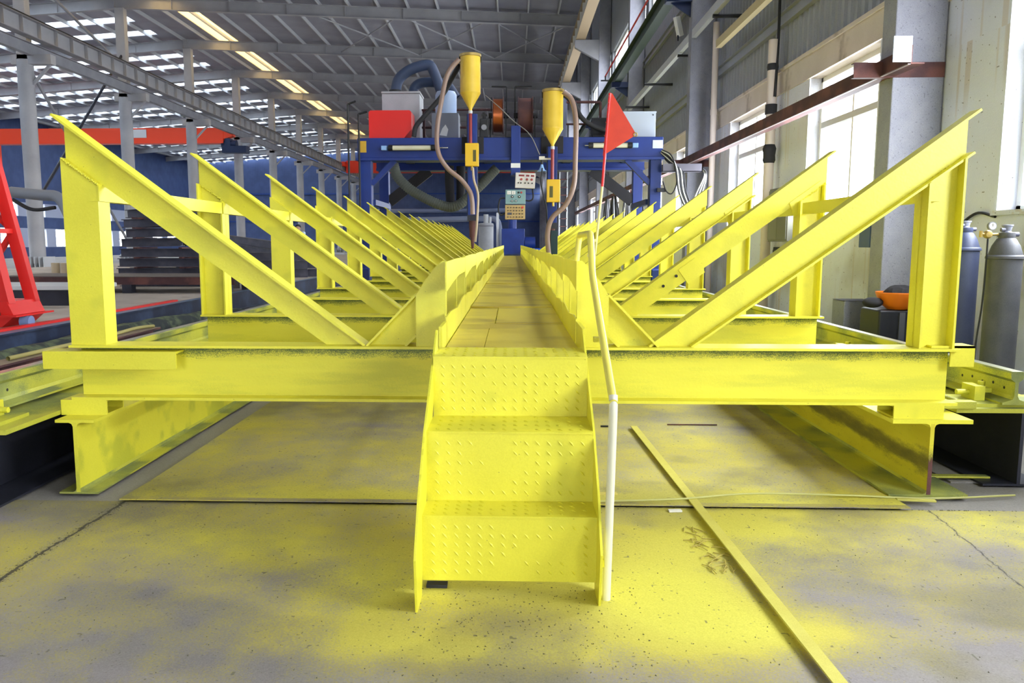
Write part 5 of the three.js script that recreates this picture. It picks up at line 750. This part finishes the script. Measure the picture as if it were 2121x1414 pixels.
// ================================================================== SMALL THINGS ON THE FLOOR
{
  const fb = thing('flat_bar', 'long yellow-dusted flat bar lying on the floor right of the stairs', 'flat bar', [0, 0.012, 0]);
  obj('bar', prism([[0.92, 0], [0.975, 0], [1.05, -0.4], [1.05, 0]].slice(0, 0).concat([[-0.024, 0], [0.024, 0], [0.024, 0.006], [-0.024, 0.006]]), 0, 3.75).rotateY(0.032).translate(0.925, 0.009, -5.98), M.greyGreen, fb); fb.children[0].material = mapped(tex(256, 256, (u, v, i, j) => { const g = (hash(i, j, 8) - 0.5) * 16, n = fbm(u, v, 6, 4, 14); const c = mix3([196, 184, 74], [214, 206, 96], n); return [c[0] + g, c[1] + g, c[2] + g]; }, 0.5), 0.6);
  const sp = obj('thin_strip', tube([[0.46, 0.028, -4.17], [0.9, 0.03, -4.22], [1.31, 0.035, -4.31], [1.8, 0.028, -4.325], [2.3, 0.01, -4.34], [2.8, 0.008, -4.42]], 0.006, 60, 6), std('#b9b66a', 0.5)); tag(sp, 'thin bent pale strip lying across the flat bar and beam ends', 'strip');
  const pc = (label, x0, x1, z, w, m) => { const o = obj('offcut', rbx(x0, x1, 0.0, 0.012, z - w, z, 0.003), m); o.position.y = 0.013; return tag(o, label, 'offcut'); };
  pc('pale flat offcut lying in front of the right rail girder', 2.47, 2.84, -4.72, 0.05, M.greyGreen);
  const dr = obj('welding_rod', cyl([1.2, 0.012, -6.1], [1.58, 0.012, -6.1], 0.005, 0.005, 6), M.rust); tag(dr, 'thin dark rod lying on the sheet under the frame', 'rod');
  const dr2 = obj('welding_rod', cyl([0.68, 0.013, -6.02], [0.78, 0.013, -6.02], 0.007, 0.007, 6), M.black); tag(dr2, 'short black rod beside the top end of the flat bar', 'rod');
  const bits = [], twigs = [];
  for (let k = 0; k < 420; k++) { const x = rr(-2, 2.9), z = rr(-4.15, -1.9), s = rr(0.0015, 0.004); bits.push(new THREE.TetrahedronGeometry(s, 0).rotateY(rr(0, 6)).translate(x, s * 0.35, z)); }
  for (let k = 0; k < 260; k++) { const x = rr(-0.42, 0.5), z = rr(-3.15, -2.45), s = rr(0.002, 0.0045); bits.push(new THREE.TetrahedronGeometry(s, 0).scale(1.6, 0.6, 0.8).rotateY(rr(0, 6)).translate(x, s * 0.3, z)); }
  for (let k = 0; k < 60; k++) { const t = rnd(), x = lerp(-2.14, -2.1, t) + rr(-0.04, 0.04), z = lerp(-3.1, -4.14, t); bits.push(new THREE.TetrahedronGeometry(rr(0.002, 0.006), 0).scale(1, 0.5, 1.5).rotateY(rr(0, 6)).translate(x, 0.003, z)); }
  for (let k = 0; k < 130; k++) { const x = rr(0.4, 2.7), z = -4.13 - (x - 0.4) * 0.18 + rr(-0.03, 0.05); bits.push(new THREE.TetrahedronGeometry(rr(0.002, 0.006), 0).scale(1.5, 0.5, 1).rotateY(rr(0, 6)).translate(x, 0.004, Math.max(z, -4.16))); }
  for (let k = 0; k < 46; k++) { const z = rr(-3.85, -3.3), x = 0.925 + (z + 5.98) * 0.032 - 0.03 - rr(0.01, 0.12), a = rr(0, 6), l = rr(0.012, 0.05); twigs.push(tube([[x - Math.cos(a) * l, 0.004, z - Math.sin(a) * l], [x, rr(0.004, 0.012), z], [x + Math.cos(a) * l, 0.004, z + Math.sin(a) * l]], 0.0022, 3, 4)); }
  const b = obj('grit', bits, std('#56523a', 0.9)); tag(b, 'dark grit and chips scattered on the concrete floor', 'grit', null, 'stuff');
  const w = obj('wire_offcuts', twigs, std('#b3a24a', 0.6)); tag(w, 'small heap of wire offcuts beside the flat bar', 'offcuts', null, 'stuff');
  for (const [i, [x, z, a, l, wd, c]] of [[1.95, -4.2, 0.2, 0.06, 0.02, '#6f8a56'], [2.2, -4.3, -0.1, 0.1, 0.015, '#c9c25c'], [0.86, -4.1, 0.1, 0.035, 0.015, '#dcd8cc'], [0.52, -4.35, 0.1, 0.07, 0.02, '#c9b95a']].entries()) { const o = obj('chip', rbx(-l, l, 0, 0.01, -wd, wd, 0.002).rotateY(a).translate(x, z < -4.2 ? 0.008 : 0.001, z), std(c, 0.7)); tag(o, ['small green chip lying in front of the right floor beam', 'pale yellow chip lying before the wide floor beam end', 'whitish scrap lying where strip and flat bar cross', 'yellow scrap lying beside the stair handrail'][i], 'chip'); }
}

scene.traverse((o) => { if (o.isMesh) { o.castShadow = true; o.receiveShadow = true; } });
renderer.render(scene, camera);
